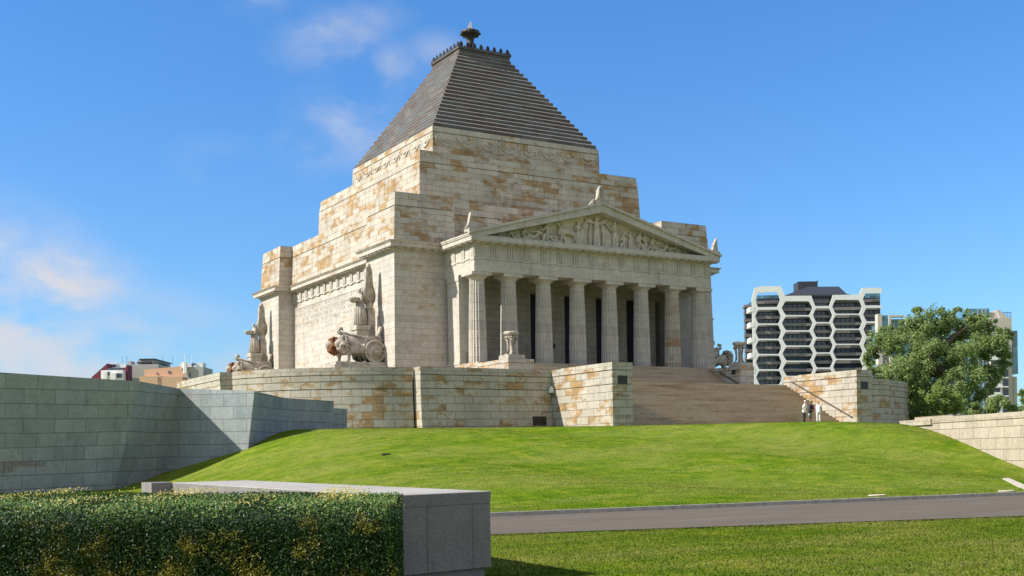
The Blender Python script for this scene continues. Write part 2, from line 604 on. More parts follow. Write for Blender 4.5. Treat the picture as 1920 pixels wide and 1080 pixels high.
rd = MB()
us = np.linspace(-45, 75, 121)
for a, b in zip(us[:-1], us[1:]):
    rd.add([(a, near_edge(a), GROUND + .012), (b, near_edge(b), GROUND + .012), (b, kerb_v(b), GROUND + .012), (a, kerb_v(a), GROUND + .012)], [(0, 1, 2, 3)])
tag(rd.build('road', M['asphalt'], fix=False), kind='structure')
kb = MB()
for i, a in enumerate(np.arange(-44, 74, 1.5)):
    b = a + 1.485
    kb.prism([(a, kerb_v(a)), (b, kerb_v(b)), (b, kerb_v(b) + .2), (a, kerb_v(a) + .2)], [(a, kerb_v(a) + .03), (b, kerb_v(b) + .03), (b, kerb_v(b) + .2), (a, kerb_v(a) + .2)], GROUND - .05, GROUND + .115 + random.uniform(-.004, .004))
tag(kb.build('kerb', M['kerb']), kind='structure')


def build_blades():
    V, Fc = [], []
    pts = []
    # foreground lawn
    n = 230000
    Y = 11.5 + 15.5 * rng.random(n) ** .9
    px = rng.uniform(880, 1990, n)
    X = (px - 960) / F * Y
    u = X * RT[0] + Y * FW[0]; v = X * RT[1] + Y * FW[1]
    keep = (v < 20.43 + (u - 11.63) * (-3.47 / 12.08) + rng.normal(0, .03, n))
    u, v = u[keep], v[keep]
    pts.append((u, v, rng.uniform(.015, .045, len(u)), rng.uniform(.004, .008, len(u))))
    # bank
    n = 260000
    Y = rng.uniform(27, 72, n)
    px = rng.uniform(180, 1990, n)
    X = (px - 960) / F * Y
    u = X * RT[0] + Y * FW[0]; v = X * RT[1] + Y * FW[1]
    keep = (v > 26.25 + (u - 14.95) * (-2.10 / 18.83) + .22) & (v < 66) & (u > 13)
    u, v = u[keep], v[keep]
    pts.append((u, v, rng.uniform(.015, .045, len(u)), rng.uniform(.008, .016, len(u))))
    verts, nrm_ = [], []
    for u, v, h, w in pts:
        z = lawn_z(u, v)
        gx = (lawn_z(u + .4, v) - lawn_z(u - .4, v)) / .8; gy = (lawn_z(u, v + .4) - lawn_z(u, v - .4)) / .8
        gy = np.clip(gy, -.8, .8)
        g_ = np.stack([-gx, -gy, 0 * gx + 1], 1) + rng.normal(0, .12, (len(u), 3)); g_ /= np.linalg.norm(g_, axis=1)[:, None]
        nrm_.append(np.repeat(g_, 3, axis=0))
        a = rng.uniform(0, 2 * PI, len(u)); l = rng.uniform(.2, 1.3, len(u)); d = rng.uniform(0, 2 * PI, len(u))
        p = np.stack([u, v, z - .01], 1)
        t = np.stack([np.cos(a), np.sin(a), 0 * a], 1) * w[:, None]
        tip = p + np.stack([np.cos(d) * l * h, np.sin(d) * l * h, h], 1)
        verts.append(np.stack([p - t, p + t, tip], 1).reshape(-1, 3))
    verts = np.concatenate(verts)
    nv = len(verts); nt = nv // 3
    me = bpy.data.meshes.new('grass')
    me.vertices.add(nv); me.loops.add(nv); me.polygons.add(nt)
    me.vertices.foreach_set('co', verts.ravel())
    me.loops.foreach_set('vertex_index', np.arange(nv, dtype=np.int32))
    me.polygons.foreach_set('loop_start', np.arange(0, nv, 3, dtype=np.int32))
    me.update(calc_edges=True)
    at_ = me.attributes.new('ground_normal', 'FLOAT_VECTOR', 'POINT')
    at_.data.foreach_set('vector', np.concatenate(nrm_).astype(np.float32).ravel())
    me.materials.append(M['blade'])
    o = bpy.data.objects.new('grass', me)
    COL.objects.link(o)
    tag(o, 'short mown green grass on the bank and beside the road', 'grass', kind='stuff')


build_blades()

# small things lying in the lawn
def flat_at(px, py):
    """march the sight line to the lawn"""
    d = FW + R3 * (px - 960) / F - U3 * (py - CY) / F
    for Y in np.arange(15, 90, .05):
        p = d * Y
        if p[2] <= float(lawn_z(p[0], p[1])):
            return p
    return d * 60


for px, py, lab in ((1645, 930, 'oval pale drain cover in the lawn just above the kerb'), (1887, 922, 'curved pale drain lip in the lawn beside the slab path')):
    p = flat_at(px, py)
    b = MB().lathe([(.0, 0), (.3, 0), (.3, .03), (.26, .035), (.24, .02), (.0, .02)], (p[0], p[1], p[2] + .01), 24, sx=1, sy=.8)
    tag(b.build('drain_cover', M['slab'], origin=p), lab, 'drain cover')
p0, p1 = flat_at(1880, 899), flat_at(1935, 926)
b = MB()
dx = p1 - p0
for k in range(3):
    a, c = p0 + dx * (k / 3.0), p0 + dx * ((k + .97) / 3.0)
    cs = [(a[0], a[1]), (c[0], c[1]), (c[0] + .75, c[1] + .3), (a[0] + .75, a[1] + .3)]
    zz = [float(lawn_z(*p_)) for p_ in cs]
    b.hexa([(p_[0], p_[1], z_ - .2) for p_, z_ in zip(cs, zz)], [(p_[0], p_[1], z_ + .045) for p_, z_ in zip(cs, zz)])
tag(b.build('slab_path', M['slab'], origin=p0), kind='structure')
p = flat_at(724, 853)
b = MB().box(p[0] - .22, p[0] + .22, p[1] - .1, p[1] + .1, p[2] - .05, p[2] + .05)
b.box(p[0] - .18, p[0] + .18, p[1] - .08, p[1] + .08, p[2] + .05, p[2] + .07)
tag(b.build('garden_light', M['iron'], origin=p), 'small dark ground light fitting in the grass bank', 'ground light')

# ------------------------------------------------------------------ the memorial
def plan(h, rec=1.7, off=11.6):
    """square of half size h with a shallow recess in the middle of each side (ccw)"""
    pts = []
    base = [(-h, -h), (-off, -h), (-off, -h + rec), (off, -h + rec), (off, -h)]
    for k in range(4):
        c, s = [(1, 0), (0, 1), (-1, 0), (0, -1)][k]
        for x, y in base:
            pts.append((CU + c * x - s * y, CV + s * x + c * y))
    return pts


def sqr(h):
    return [(CU - h, CV - h), (CU + h, CV - h), (CU + h, CV + h), (CU - h, CV + h)]


SHR = thing('memorial_building', (CU, CV, 5.6), 'great stone memorial with stepped dark pyramid roof and columned pediment front', 'memorial')
wz = courses([5.6 + .56 * i for i in range(20)] + [16.55, 17.2])
b = MB()
b.prism(plan(17.95), plan(17.92), 5.6, 6.9)
b.prism(plan(17.78), plan(17.55), 6.9, 17.85)
b.build('main_wall', M['wall'], SHR, course=wz)
# cornice
b = MB()
b.prism(plan(17.72, 1.7, 11.5), plan(17.72, 1.7, 11.5), 17.85, 18.0)
b.prism(plan(18.16, 1.7, 11.1), plan(18.16, 1.7, 11.1), 18.0, 18.33)
b.prism(plan(18.2, 1.7, 11.06), plan(18.36, 1.7, 10.9), 18.333, 18.5)
b.prism(plan(18.05, 1.7, 11.2), plan(17.7, 1.55, 11.55), 18.503, 18.62)
for k in range(4):
    c, s = [(1, 0), (0, 1), (-1, 0), (0, -1)][k]
    for i in range(-20, 21):
        x = i * .86
        h = 17.72 if abs(x) > 11.9 else 16.0
        if abs(x) > 17.4 or 11.3 < abs(x) < 11.9:
            continue
        q = [(x - .26, -h - .34), (x + .26, -h - .34), (x + .26, -h + .05), (x - .26, -h + .05)]
        q = [(CU + c * a - s * e, CV + s * a + c * e) for a, e in q]
        b.prism(q, q, 17.9, 17.998)
b.build('cornice', M['trim'], SHR)
# triglyph frieze of the left recess (and its plain string courses)
b = MB()
u0 = CU - 15.9
for i in range(14):
    y = CV - 11.2 + i * 1.72
    for k in (-1, 0, 1):
        b.box(u0 - .09, u0 + .05, y + k * .2 - .075, y + k * .2 + .075, 16.9, 17.75)
    b.box(u0 - .11, u0 + .05, y - .34, y + .34, 16.66, 16.74)
b.box(u0 - .08, u0 + .05, CV - 11.58, CV + 11.58, 16.743, 16.86)
b.box(u0 - .03, u0 + .05, CV - 11.58, CV + 11.58, 16.02, 16.08)
b.build('side_frieze', M['smooth'], SHR)
# parapet storey
pz = courses([18.6 + .5 * i for i in range(6)] + [21.69, 22.25, 22.87])
b = MB()
b.prism(plan(17.53, 1.35), plan(17.36, 1.35), 18.5, 21.62)
b.prism(plan(17.27, 1.35), plan(17.27, 1.35), 21.623, 21.70)
b.prism(plan(17.34, 1.35), plan(17.26, 1.35), 21.703, 22.87)
b.build('parapet_wall', M['upper'], SHR, course=pz)
# second tier, cap with garlands
b = MB()
tz = courses([22.9 + .525 * i for i in range(9)] + [27.1, 27.65, 28.2])
b.prism(sqr(12.62), sqr(12.45), 22.87, 27.03)
b.prism(sqr(12.36), sqr(12.36), 27.033, 27.1)
b.prism(sqr(12.43), sqr(12.31), 27.103, 28.2)
b.build('upper_wall', M['upper'], SHR, course=tz)
b = MB()
b.prism(sqr(9.66), sqr(9.62), 28.2, 30.86)
b.prism(sqr(9.52), sqr(9.52), 30.863, 30.93)
b.prism(sqr(9.64), sqr(9.58), 30.933, 31.46)
CAPW = b.build('cap_wall', M['upper'], SHR, course=courses([28.2, 28.72, 29.24, 29.6, 30.9, 31.46]))
b = MB()
for k in range(4):
    c, s = [(1, 0), (0, 1), (-1, 0), (0, -1)][k]
    def T(x, d, z):
        return (CU + c * x - s * (-9.62 - d), CV + s * x + c * (-9.62 - d), z)
    for i in range(8):
        x0 = -9.3 + i * 2.325
        pts = [T(x0 + 2.325 * j / 10, .02 + .05 * math.sin(PI * j / 10), 30.5 - .75 * math.sin(PI * j / 10)) for j in range(11)]
        b.tube(pts, [.04 + .05 * math.sin(PI * j / 10) for j in range(11)], 6)
        b.tube([T(x0 + 1.16, -.05, 30.25), T(x0 + 1.16, .05, 30.3)], .2, 10)
    for i in range(9):
        x0 = -9.3 + i * 2.325
        b.tube([T(x0, -.05, 30.55), T(x0, .07, 30.5)], .13, 8)
        b.tube([T(x0, .03, 30.5), T(x0, .03, 29.75)], [.09, .04], 6)
b.build('garland', M['trim'], CAPW, smooth=True)
# roof
b = MB()
NS = 21
h0, h1, z0, z1 = 9.42, 3.12, 31.463, 41.55
for i in range(NS):
    a = h0 + (h1 - h0) * i / (NS - 1)
    za, zb = z0 + (z1 - z0) * i / NS, z0 + (z1 - z0) * (i + 1) / NS
    b.prism(sqr(a), sqr(a), za + (.003 if i else 0), zb - .10)
    b.prism(sqr(a), sqr(a - .12), zb - .0995, zb, 1)
b.prism(sqr(3.02), sqr(3.02), 41.553, 41.9)
b.prism(sqr(3.16), sqr(3.16), 41.903, 42.1)
ROOF = b.build('roof', [M['roof'], M['nosing']], SHR, course=lambda z: (z - z0) / (z1 - z0) * NS * .49)
# cresting
def palmette_mesh():
    q = MB()
    pts = [(-.16, 0), (-.22, .14), (-.25, .36), (-.2, .58), (-.1, .75), (0, .84), (.1, .75), (.2, .58), (.25, .36), (.22, .14), (.16, 0)]
    q.outline(pts, (0, 0, 0), (1, 0, 0), (0, 0, 1), (0, .06, 0))
    for dx, hh in ((-.42, .26), (.42, .26)):
        q.outline([(dx - .06, 0), (dx - .09, hh * .6), (dx, hh), (dx + .09, hh * .6), (dx + .06, 0)], (0, 0, 0), (1, 0, 0), (0, 0, 1), (0, .04, 0))
    return q


pal = palmette_mesh()
first = None
for k in range(4):
    for i in range(8):
        x = -2.75 + i * .7857
        c, s = [(1, 0), (0, 1), (-1, 0), (0, -1)][k]
        if first is None:
            first = pal.build('cresting_palmette', M['bronze'], origin=(0, 0, 0))
            o = first
        else:
            o = first.copy(); COL.objects.link(o)
        o.parent = ROOF
        o.location = Vector((CU + c * x - s * (-3.0), CV + s * x + c * (-3.0), 42.1)) - Vector(WLOC['roof'])
        o.rotation_euler = (0, 0, k * PI / 2)
        o.scale = (.85, .85, .72)
b = MB()
b.lathe([(.8, 42.1), (.8, 42.35), (.5, 42.5), (.34, 42.9), (.30, 43.4), (.44, 43.6), (.46, 43.72), (.36, 43.8), (.38, 44.15), (.5, 44.4), (.62, 44.58), (.9, 44.7), (1.02, 44.86), (1.0, 45.05), (.8, 45.14), (.5, 45.12), (.1, 45.1)], (CU, CV, 0), 28)
for k in range(8):
    a = k * PI / 4 + .2
    b.tube([(CU + r * math.cos(a), CV + r * math.sin(a), z) for r, z in ((.66, 44.62), (.95, 44.8), (1.06, 44.8), (1.04, 44.66))], [.1, .14, .13, .06], 7)
FIN = b.build('finial', M['bronze'], SHR, smooth=True)
b = MB()
b.lathe([(.02, 45.0), (.24, 45.1), (.26, 45.25), (.12, 45.38), (.02, 45.42)], (CU + .08, CV - .1, 0), 12)
for k in range(5):
    a = k * 1.257
    b.tube([(CU + .18 * math.cos(a), CV + .18 * math.sin(a), 45.1), (CU + .2 * math.cos(a + .6), CV + .2 * math.sin(a + .6), 45.5), (CU + .08 * math.cos(a + 1), CV + .08 * math.sin(a + 1), 45.75 + .12 * k)], [.07, .06, .01], 6)
b.build('flame', M['gold'], FIN, smooth=True)

# ---- portico
VF = 85.33
b = MB().box(CU - 12.75, CU + 12.75, 84.95, 92.6, 5.602, 7.86)
b.build('stylobate', M['terrace'], SHR)
# back wall of the porch with its openings
b = MB()
op = [-5.2 + .15, -1.72, 1.72 + .1, 5.4, 9.0]
xs = [-11.58]
VB = 92.25
opens = [(-3.6, -1.9), (.15, 1.9), (3.75, 5.5), (7.35, 9.1), (10.85, 11.45)]
x = -11.58
for a, c in opens:
    b.box(CU + x, CU + a, VB - .9, VB - .02, 7.862, 14.9)
    x = c
b.box(CU + x, CU + 11.58, VB - .9, VB - .02, 7.862, 14.9)
b.box(CU - 11.58, CU + 11.58, VB - .98, VB - .02, 14.903, 16.4)
b.build('porch_wall', M['porch'], SHR)
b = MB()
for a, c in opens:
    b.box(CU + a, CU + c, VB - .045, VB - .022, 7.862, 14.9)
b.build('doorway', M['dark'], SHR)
b = MB().box(CU - 3.0 + .8, CU - .95, VB - .93, VB - .902, 9.9, 10.35)
b.build('name_plate', M['plaque'], SHR)
# antae at both ends
for s in (-1, 1):
    b = MB()
    x0, x1 = sorted((CU + s * 12.75, CU + s * 11.3))
    b.box(x0, x1, 88.2, 90.3, 7.863, 15.05)
    b.box(x0 - .06, x1 + .06, 88.14, 90.36, 15.053, 15.5)
    b.box(x0 - .05, x1 + .05, 88.15, 90.35, 7.864, 8.15)
    b.build('anta', M['smooth'], SHR)
# columns
NFL = 20
def column_mesh():
    q = MB()
    H0, H1 = 7.86, 14.9
    rings = []
    n = NFL * 5
    zs = np.linspace(H0, H1, 13)
    for z in zs:
        t = (z - H0) / (H1 - H0)
        r = .80 + (.645 - .80) * t + .012 * math.sin(PI * t)
        ring = []
        for i in range(n):
            ph = (i % 5) / 5.0
            rr = r - .075 * math.sin(PI * ph) if i % 5 else r
            a = 2 * PI * i / n
            ring.append((rr * math.cos(a), rr * math.sin(a), z))
        rings.append(ring)
    vs = [p for r_ in rings for p in r_]
    fs = []
    for j in range(len(zs) - 1):
        for i in range(n):
            fs.append((j * n + i, j * n + (i + 1) % n, (j + 1) * n + (i + 1) % n, (j + 1) * n + i))
    q.add(vs, fs)
    return q


def capital_mesh():
    q = MB()
    q.lathe([(.60, 14.88), (.645, 14.9), (.665, 14.95), (.66, 14.98), (.74, 15.03), (.86, 15.12), (.93, 15.19), (.94, 15.22)], (0, 0, 0), 40)
    q.box(-.97, .97, -.97, .97, 15.223, 15.497)
    return q


cm = None
XS = [-12.0, -8.9, -5.35, -1.79, 1.73, 5.34, 8.95, 12.12]
for i, x in enumerate(XS):
    lab = None
    if cm is None:
        q = column_mesh()
        cm = q.build('column', M['shaft'], origin=(0, 0, 0), course=lambda z: z, ufun=lambda c: 0.5)
        kcap = capital_mesh().build('capital', M['trim'], origin=(0, 0, 0))
        kcap.parent = cm
        o = cm
    else:
        o = copy_tree(cm)
    if i == 6:
        o.data = o.data.copy(); o.data.materials[0] = M['shaft2']; o['label'] = 'rust-streaked column, second from the right end'
    o.parent = SHR
    o.location = Vector((CU + x, 86.35, 0)) - Vector(WLOC[SHR.name])
    o.rotation_euler = (0, 0, 0)
# entablature
b = MB()
b.box(CU - 12.78, CU + 12.78, VF, VF + 1.5, 15.5, 16.55)
for s in (-1, 1):
    x0, x1 = sorted((CU + s * 12.78, CU + s * 11.35))
    b.box(x0, x1, VF + 1.503, 91.0, 15.5, 16.55)
b.build('architrave', M['smooth'], SHR)
b = MB()
b.box(CU - 12.85, CU + 12.85, VF - .07, 91.0, 16.553, 16.68)
b.box(CU - 12.74, CU + 12.74, VF + .04, 91.0, 16.683, 17.8)
sp = 25.0 / 15
for i in range(16):
    x = CU - 12.5 + i * sp
    for k in (-1, 0, 1):
        b.box(x + k * .2 - .075, x + k * .2 + .075, VF - .05, VF + .038, 16.70, 17.72)
    b.box(x - .32, x + .32, VF - .06, VF + .038, 17.723, 17.80)
    b.box(x - .32, x + .32, VF - .06, VF - .003, 16.46, 16.55)
for i in range(4):
    y = VF + .3 + i * sp
    for sgn in (-1, 1):
        xx = CU + sgn * 12.74
        for k in (-1, 0, 1):
            b.box(min(xx, xx + sgn * .09), max(xx, xx + sgn * .09), y + k * .2 - .075, y + k * .2 + .075, 16.70, 17.72)
        b.box(min(xx + sgn * .043, xx + sgn * .1), max(xx + sgn * .043, xx + sgn * .1), y - .32, y + .32, 16.46, 16.55)
b.build('frieze', M['smooth'], SHR)
b = MB()
b.box(CU - 12.9, CU + 12.9, VF - .12, 91.0, 17.803, 17.93)
b.box(CU - 13.42, CU + 13.42, VF - .73, 91.1, 17.933, 18.3)
b.box(CU - 13.5, CU + 13.5, VF - .66, 91.1, 18.303, 18.42)
for i in range(31):
    x = CU - 12.75 + i * .85
    b.box(x - .27, x + .27, VF - .62, VF - .123, 17.85, 17.93)
for i in range(6):
    y = VF - .3 + i * .95
    for sgn in (-1, 1):
        x0, x1 = sorted((CU + sgn * 12.903, CU + sgn * 13.34))
        b.box(x0, x1, y - .27, y + .27, 17.85, 17.93)
b.build('horizontal_cornice', M['trim'], SHR)
# pediment: tympanum wall, raking cornice/roof, reliefs
b = MB()
b.outline([(-12.5, 0), (12.5, 0), (0, 3.45)], (CU, VF + .75, 18.423), (1, 0, 0), (0, 0, 1), (0, .25, 0))
TYM = b.build('tympanum', M['relief'], SHR)
b = MB()
for s in (-1, 1):
    o1 = [(s * 13.55, 18.425), (s * 13.55, 18.55), (0, 22.18), (0, 21.46), (s * 12.0, 18.425)]
    b.outline([(p[0], p[1]) for p in o1], (CU, (VF - .62 + 91.1) / 2, 0), (1, 0, 0), (0, 0, 1), (0, (91.1 - VF + .62) / 2, 0))
    o2 = [(s * 13.62, 18.45), (s * 13.62, 18.66), (0, 22.32), (0, 22.12)]
    b.outline([(p[0], p[1]) for p in o2], (CU, VF - .70 + .06, 0), (1, 0, 0), (0, 0, 1), (0, .14, 0))
b.build('raking_cornice', M['trim'], SHR)


def palm_big(q, c, h, w, d):
    pts = [(-w * .6, 0), (-w * .95, h * .05), (-w, h * .16), (-w * .62, h * .26), (-w * .5, h * .5), (-w * .42, h * .74), (-w * .2, h * .93), (0, h), (w * .2, h * .93), (w * .42, h * .74), (w * .5, h * .5), (w * .62, h * .26), (w, h * .16), (w * .95, h * .05), (w * .6, 0)]
    q.outline(pts, c, (1, 0, 0), (0, 0, 1), (0, d, 0))
    for k in range(-2, 3):
        q.tube([(c[0] + k * w * .08, c[1] - d, c[2] + h * .2), (c[0] + k * w * .2, c[1] - d * 1.2, c[2] + h * .55), (c[0] + k * w * .12, c[1] - d, c[2] + h * .88)], [.06, .07, .03], 6)


b = MB(); palm_big(b, (CU, VF - .3, 22.2), 1.65, .7, .17)
b.tube([(CU - 1.25, VF - .3, 21.95), (CU - .9, VF - .3, 22.25), (CU - .7, VF - .3, 22.5), (CU - .5, VF - .3, 22.4)], [.1, .18, .14, .06], 8)
b.tube([(CU + 1.25, VF - .3, 21.95), (CU + .9, VF - .3, 22.25), (CU + .7, VF - .3, 22.5), (CU + .5, VF - .3, 22.4)], [.1, .18, .14, .06], 8)
b.build('acroterion', M['statue'], SHR)
for s in (-1, 1):
    b = MB()
    x = CU + s * 13.2
    b.box(x - .35, x + .35, VF - .62, VF + .25, 18.665, 18.95)
    pts = [(-.42, 0), (-.45, .1), (-.28, .25), (-.2, .5), (-.12, .9), (0, 1.35), (.12, .9), (.2, .5), (.28, .25), (.45, .1), (.42, 0)] if s < 0 else [(-.3, 0), (-.34, .12), (-.22, .4), (-.1, .75), (.1, 1.15), (.26, 1.32), (.22, .9), (.25, .5), (.34, .2), (.3, 0)]
    b.outline([(s * p[0], p[1]) for p in pts], (x, VF - .2, 18.953), (1, 0, 0), (0, 0, 1), (0, .17, 0))
    b.build('acroterion', M['statue'], SHR)

# relief figures (one continuous skinned body each)
def fig(j, e):
    return skin(j, e, 1)


def standing(arms='out', robe=True, h=1.0):
    # pelvis root, facing -y
    J = [(0, 0, .95, .17, .14), (0, 0, 1.25, .17, .13), (0, 0, 1.45, .19, .13), (0, -.01, 1.58, .07), (0, -.03, 1.7, .12, .13), (0, -.03, 1.84, .10)]
    E = [(0, 1), (1, 2), (2, 3), (3, 4), (4, 5)]
    def arm(s, pts):
        i = len(J)
        for k, p in enumerate(pts):
            J.append((s * p[0], p[1], p[2], (.075, .06, .05, .045)[min(k, 3)]))
            E.append((2 if k == 0 else i + k - 1, i + k))
    A = {'out': [(.24, 0, 1.48), (.5, -.02, 1.55), (.78, -.04, 1.72)],
         'down': [(.22, 0, 1.42), (.27, .02, 1.15), (.25, -.08, .9)],
         'fold': [(.22, 0, 1.42), (.27, -.02, 1.18), (.1, -.2, 1.2)],
         'bowl': [(.22, 0, 1.42), (.28, -.08, 1.18), (.16, -.3, 1.24)]}[arms]
    arm(1, A); arm(-1, A)
    for s in (-1, 1):
        i = len(J)
        J.extend([(s * .1, -.01, .78, .11, .12), (s * .1, -.03, .48, .09 if not robe else .12), (s * .11, 0, .12, .06 if not robe else .13), (s * .11, -.12, .05, .05 if not robe else .1)])
        E.extend([(0, i), (i, i + 1), (i + 1, i + 2), (i + 2, i + 3)])
    return fig(J, E)


def reclining():
    J = [(0, 0, .22, .16, .14), (-.22, 0, .42, .16, .13), (-.4, 0, .66, .18, .13), (-.46, -.02, .8, .06), (-.5, -.05, .92, .1), (-.5, -.05, 1.02, .07)]
    E = [(0, 1), (1, 2), (2, 3), (3, 4), (4, 5)]
    J += [(-.58, -.06, .6, .06), (-.7, -.08, .35, .055), (-.6, -.15, .12, .05)]; E += [(2, 6), (6, 7), (7, 8)]
    J += [(-.2, -.12, .68, .06), (.08, -.14, .62, .05), (.3, -.14, .66, .045)]; E += [(2, 9), (9, 10), (10, 11)]
    J += [(.3, -.06, .42, .12), (.58, -.06, .2, .09), (.9, -.06, .1, .07), (1.0, -.1, .07, .05)]; E += [(0, 12), (12, 13), (13, 14), (14, 15)]
    J += [(.35, .04, .2, .12), (.7, .04, .12, .09), (1.05, .03, .08, .06)]; E += [(0, 16), (16, 17), (17, 18)]
    return fig(J, E)


def kneeling():
    J = [(0, 0, .5, .17, .15), (.02, -.02, .78, .16, .13), (.06, -.05, 1.0, .18, .13), (.08, -.07, 1.13, .06), (.1, -.1, 1.25, .1), (.1, -.1, 1.36, .07)]
    E = [(0, 1), (1, 2), (2, 3), (3, 4), (4, 5)]
    J += [(.26, -.08, .95, .06), (.42, -.15, .72, .055), (.6, -.2, .8, .045)]; E += [(2, 6), (6, 7), (7, 8)]
    J += [(-.14, -.02, .95, .06), (-.2, -.1, .68, .055), (.02, -.2, .58, .045)]; E += [(2, 9), (9, 10), (10, 11)]
    J += [(.3, -.05, .48, .12), (.36, -.05, .14, .1), (.5, -.07, .06, .06)]; E += [(0, 12), (12, 13), (13, 14)]
    J += [(.1, .05, .2, .14), (-.25, .05, .1, .1), (-.5, .05, .07, .06)]; E += [(0, 15), (15, 16), (16, 17)]
    return fig(J, E)


def horse():
    J = [(0, 0, 1.0, .26, .2), (.4, 0, 1.02, .27, .2), (.72, -.02, 1.2, .2, .15), (.95, -.04, 1.5, .13, .1), (1.05, -.06, 1.66, .11), (1.32, -.08, 1.5, .06)]
    E = [(0, 1), (1, 2), (2, 3), (3, 4), (4, 5)]
    J += [(-.4, 0, 1.0, .25, .2), (-.6, 0, .7, .13), (-.52, 0, .4, .07), (-.58, 0, .06, .06)]; E += [(0, 6), (6, 7), (7, 8), (8, 9)]
    J += [(.55, 0, .7, .1), (.75, 0, .5, .06), (.65, 0, .2, .05)]; E += [(1, 10), (10, 11), (11, 12)]
    J += [(-.7, 0, .9, .06), (-.85, 0, .5, .05)]; E += [(6, 13), (13, 14)]
    return fig(J, E)


def lion_joints():
    # facing +x, 3 m long, 1.75 m high, walking
    J = [(0, 0, 1.02, .36, .32), (-.55, 0, 1.05, .34, .3), (.55, 0, 1.05, .4, .36), (.95, 0, 1.2, .42, .44), (1.3, 0, 1.38, .44, .46), (1.55, 0, 1.32, .32, .32), (1.78, 0, 1.2, .22, .24)]
    E = [(0, 1), (0, 2), (2, 3), (3, 4), (4, 5), (5, 6)]
    for s in (-1, 1):
        i = len(J)
        dx = .14 * s
        J.extend([(.75 + dx, s * .26, .68, .17), (.78 + dx, s * .26, .35, .12), (.8 + dx, s * .26, .08, .13), (.95 + dx, s * .26, .06, .11)])
        E.extend([(2, i), (i, i + 1), (i + 1, i + 2), (i + 2, i + 3)])
        i = len(J)
        J.extend([(-.7 - dx, s * .24, .72, .22), (-.62 - dx, s * .24, .45, .14), (-.86 - dx, s * .24, .3, .09), (-.78 - dx, s * .24, .07, .1), (-.6 - dx, s * .24, .06, .1)])
        E.extend([(1, i), (i, i + 1), (i + 1, i + 2), (i + 2, i + 3), (i + 3, i + 4)])
    i = len(J)
    J.extend([(-.95, .1, 1.0, .07), (-1.1, .15, .6, .05), (-1.0, .2, .25, .07)])
    E.extend([(1, i), (i, i + 1), (i + 1, i + 2)])
    return J, E


fmesh = {'stand': standing('out'), 'robe': standing('fold'), 'recl': reclining(), 'kneel': kneeling(), 'horse': horse()}


def relief(kind, x, sc, flip=False, rust=False, dz=0):
    me = fmesh[kind]
    o = bpy.data.objects.new('relief_figure', me)
    if not me.materials:
        me.materials.append(M['relief'])
    me.polygons.foreach_set('use_smooth', [True] * len(me.polygons))
    COL.objects.link(o)
    o.parent = TYM
    o.location = Vector((CU + x, VF + .36, 18.423 + dz)) - Vector(WLOC[TYM.name])
    o.scale = (-sc if flip else sc, sc * 1.15, sc)
    return o


relief('stand', -.05, 1.52)
for s in (-1, 1):
    # wings / raised drapery beside the central figure
    b = MB()
    for k in range(4):
        b.tube([(CU + s * .35, VF + .38, 20.6), (CU + s * (.75 + .1 * k), VF + .36, 20.95 - .06 * k), (CU + s * (1.25 + .16 * k), VF + .38, 20.75 - .28 * k)], [.1, .14, .05], 6)
    b.tube([(CU + s * .55, VF + .4, 20.7), (CU + s * .75, VF + .36, 19.7), (CU + s * .7, VF + .4, 18.5)], [.1, .17, .2], 6)
    b.build('relief_drapery', M['relief'], TYM, smooth=True)
relief('horse', -3.0, 1.12, True)
relief('kneel', -3.9, 1.35)
relief('kneel', -5.2, 1.45, True)
relief('recl', -6.7, 1.35, True)
relief('recl', -8.6, .95)
relief('recl', -10.3, .6, True)
relief('robe', 2.0, 1.4)
relief('robe', -2.0, 1.2)
relief('recl', -4.6, .9)
relief('stand', 3.7, .95)
relief('recl', 5.6, .8, True)
relief('kneel', -7.7, .9)
relief('recl', -11.1, .4)
relief('kneel', 9.3, .62, True)
relief('recl', 11.1, .4, True)
relief('kneel', 3.0, 1.15, True)
relief('kneel', 4.6, 1.35)
relief('robe', 5.4, .95)
relief('kneel', 6.2, 1.15)
relief('recl', 7.4, 1.05, True)
relief('horse', 8.6, .62)
relief('recl', 10.2, .6)

# inscription on the left wall
INS = [('THIS MONUMENT WAS ERECTED BY A GRATEFUL', 15.60, .5), ('PEOPLE TO THE HONOURED MEMORY OF THE MEN', 15.06, .5), ('AND WOMEN OF VICTORIA WHO SERVED', 14.52, .5), ('THE EMPIRE IN THE GREAT WAR OF 1914-1918', 13.98, .5)]
for s_, z, sz in INS:
    me = text_mesh(s_, sz, M['letter'], .004)
    w = max(v.co.x for v in me.vertices) - min(v.co.x for v in me.vertices)
    o = bpy.data.objects.new('inscription', me)
    COL.objects.link(o)
    o.parent = SHR
    sc = (22.0 if len(s_) > 36 else 17.8) / w
    uw = CU - (17.78 - .23 * (z + .3 - 6.9) / 10.95) + 1.7
    o.location = Vector((uw - .012, CV, z)) - Vector(WLOC[SHR.name])
    o.rotation_euler = (PI / 2 , 0, -PI / 2)
    o.scale = (sc, 1.05, 1)

# ------------------------------------------------------------------ terrace walls, piers and stairs
ZT = 6.35
tc = courses([1.0, 2.0, 2.21, 2.957, 3.33, 3.706, 4.49, 4.82, 5.39, 5.80, 6.08, 6.35])


def layers(q, bot, top, zb=1.0, zt=ZT, inset=None, shift=None):
    pass


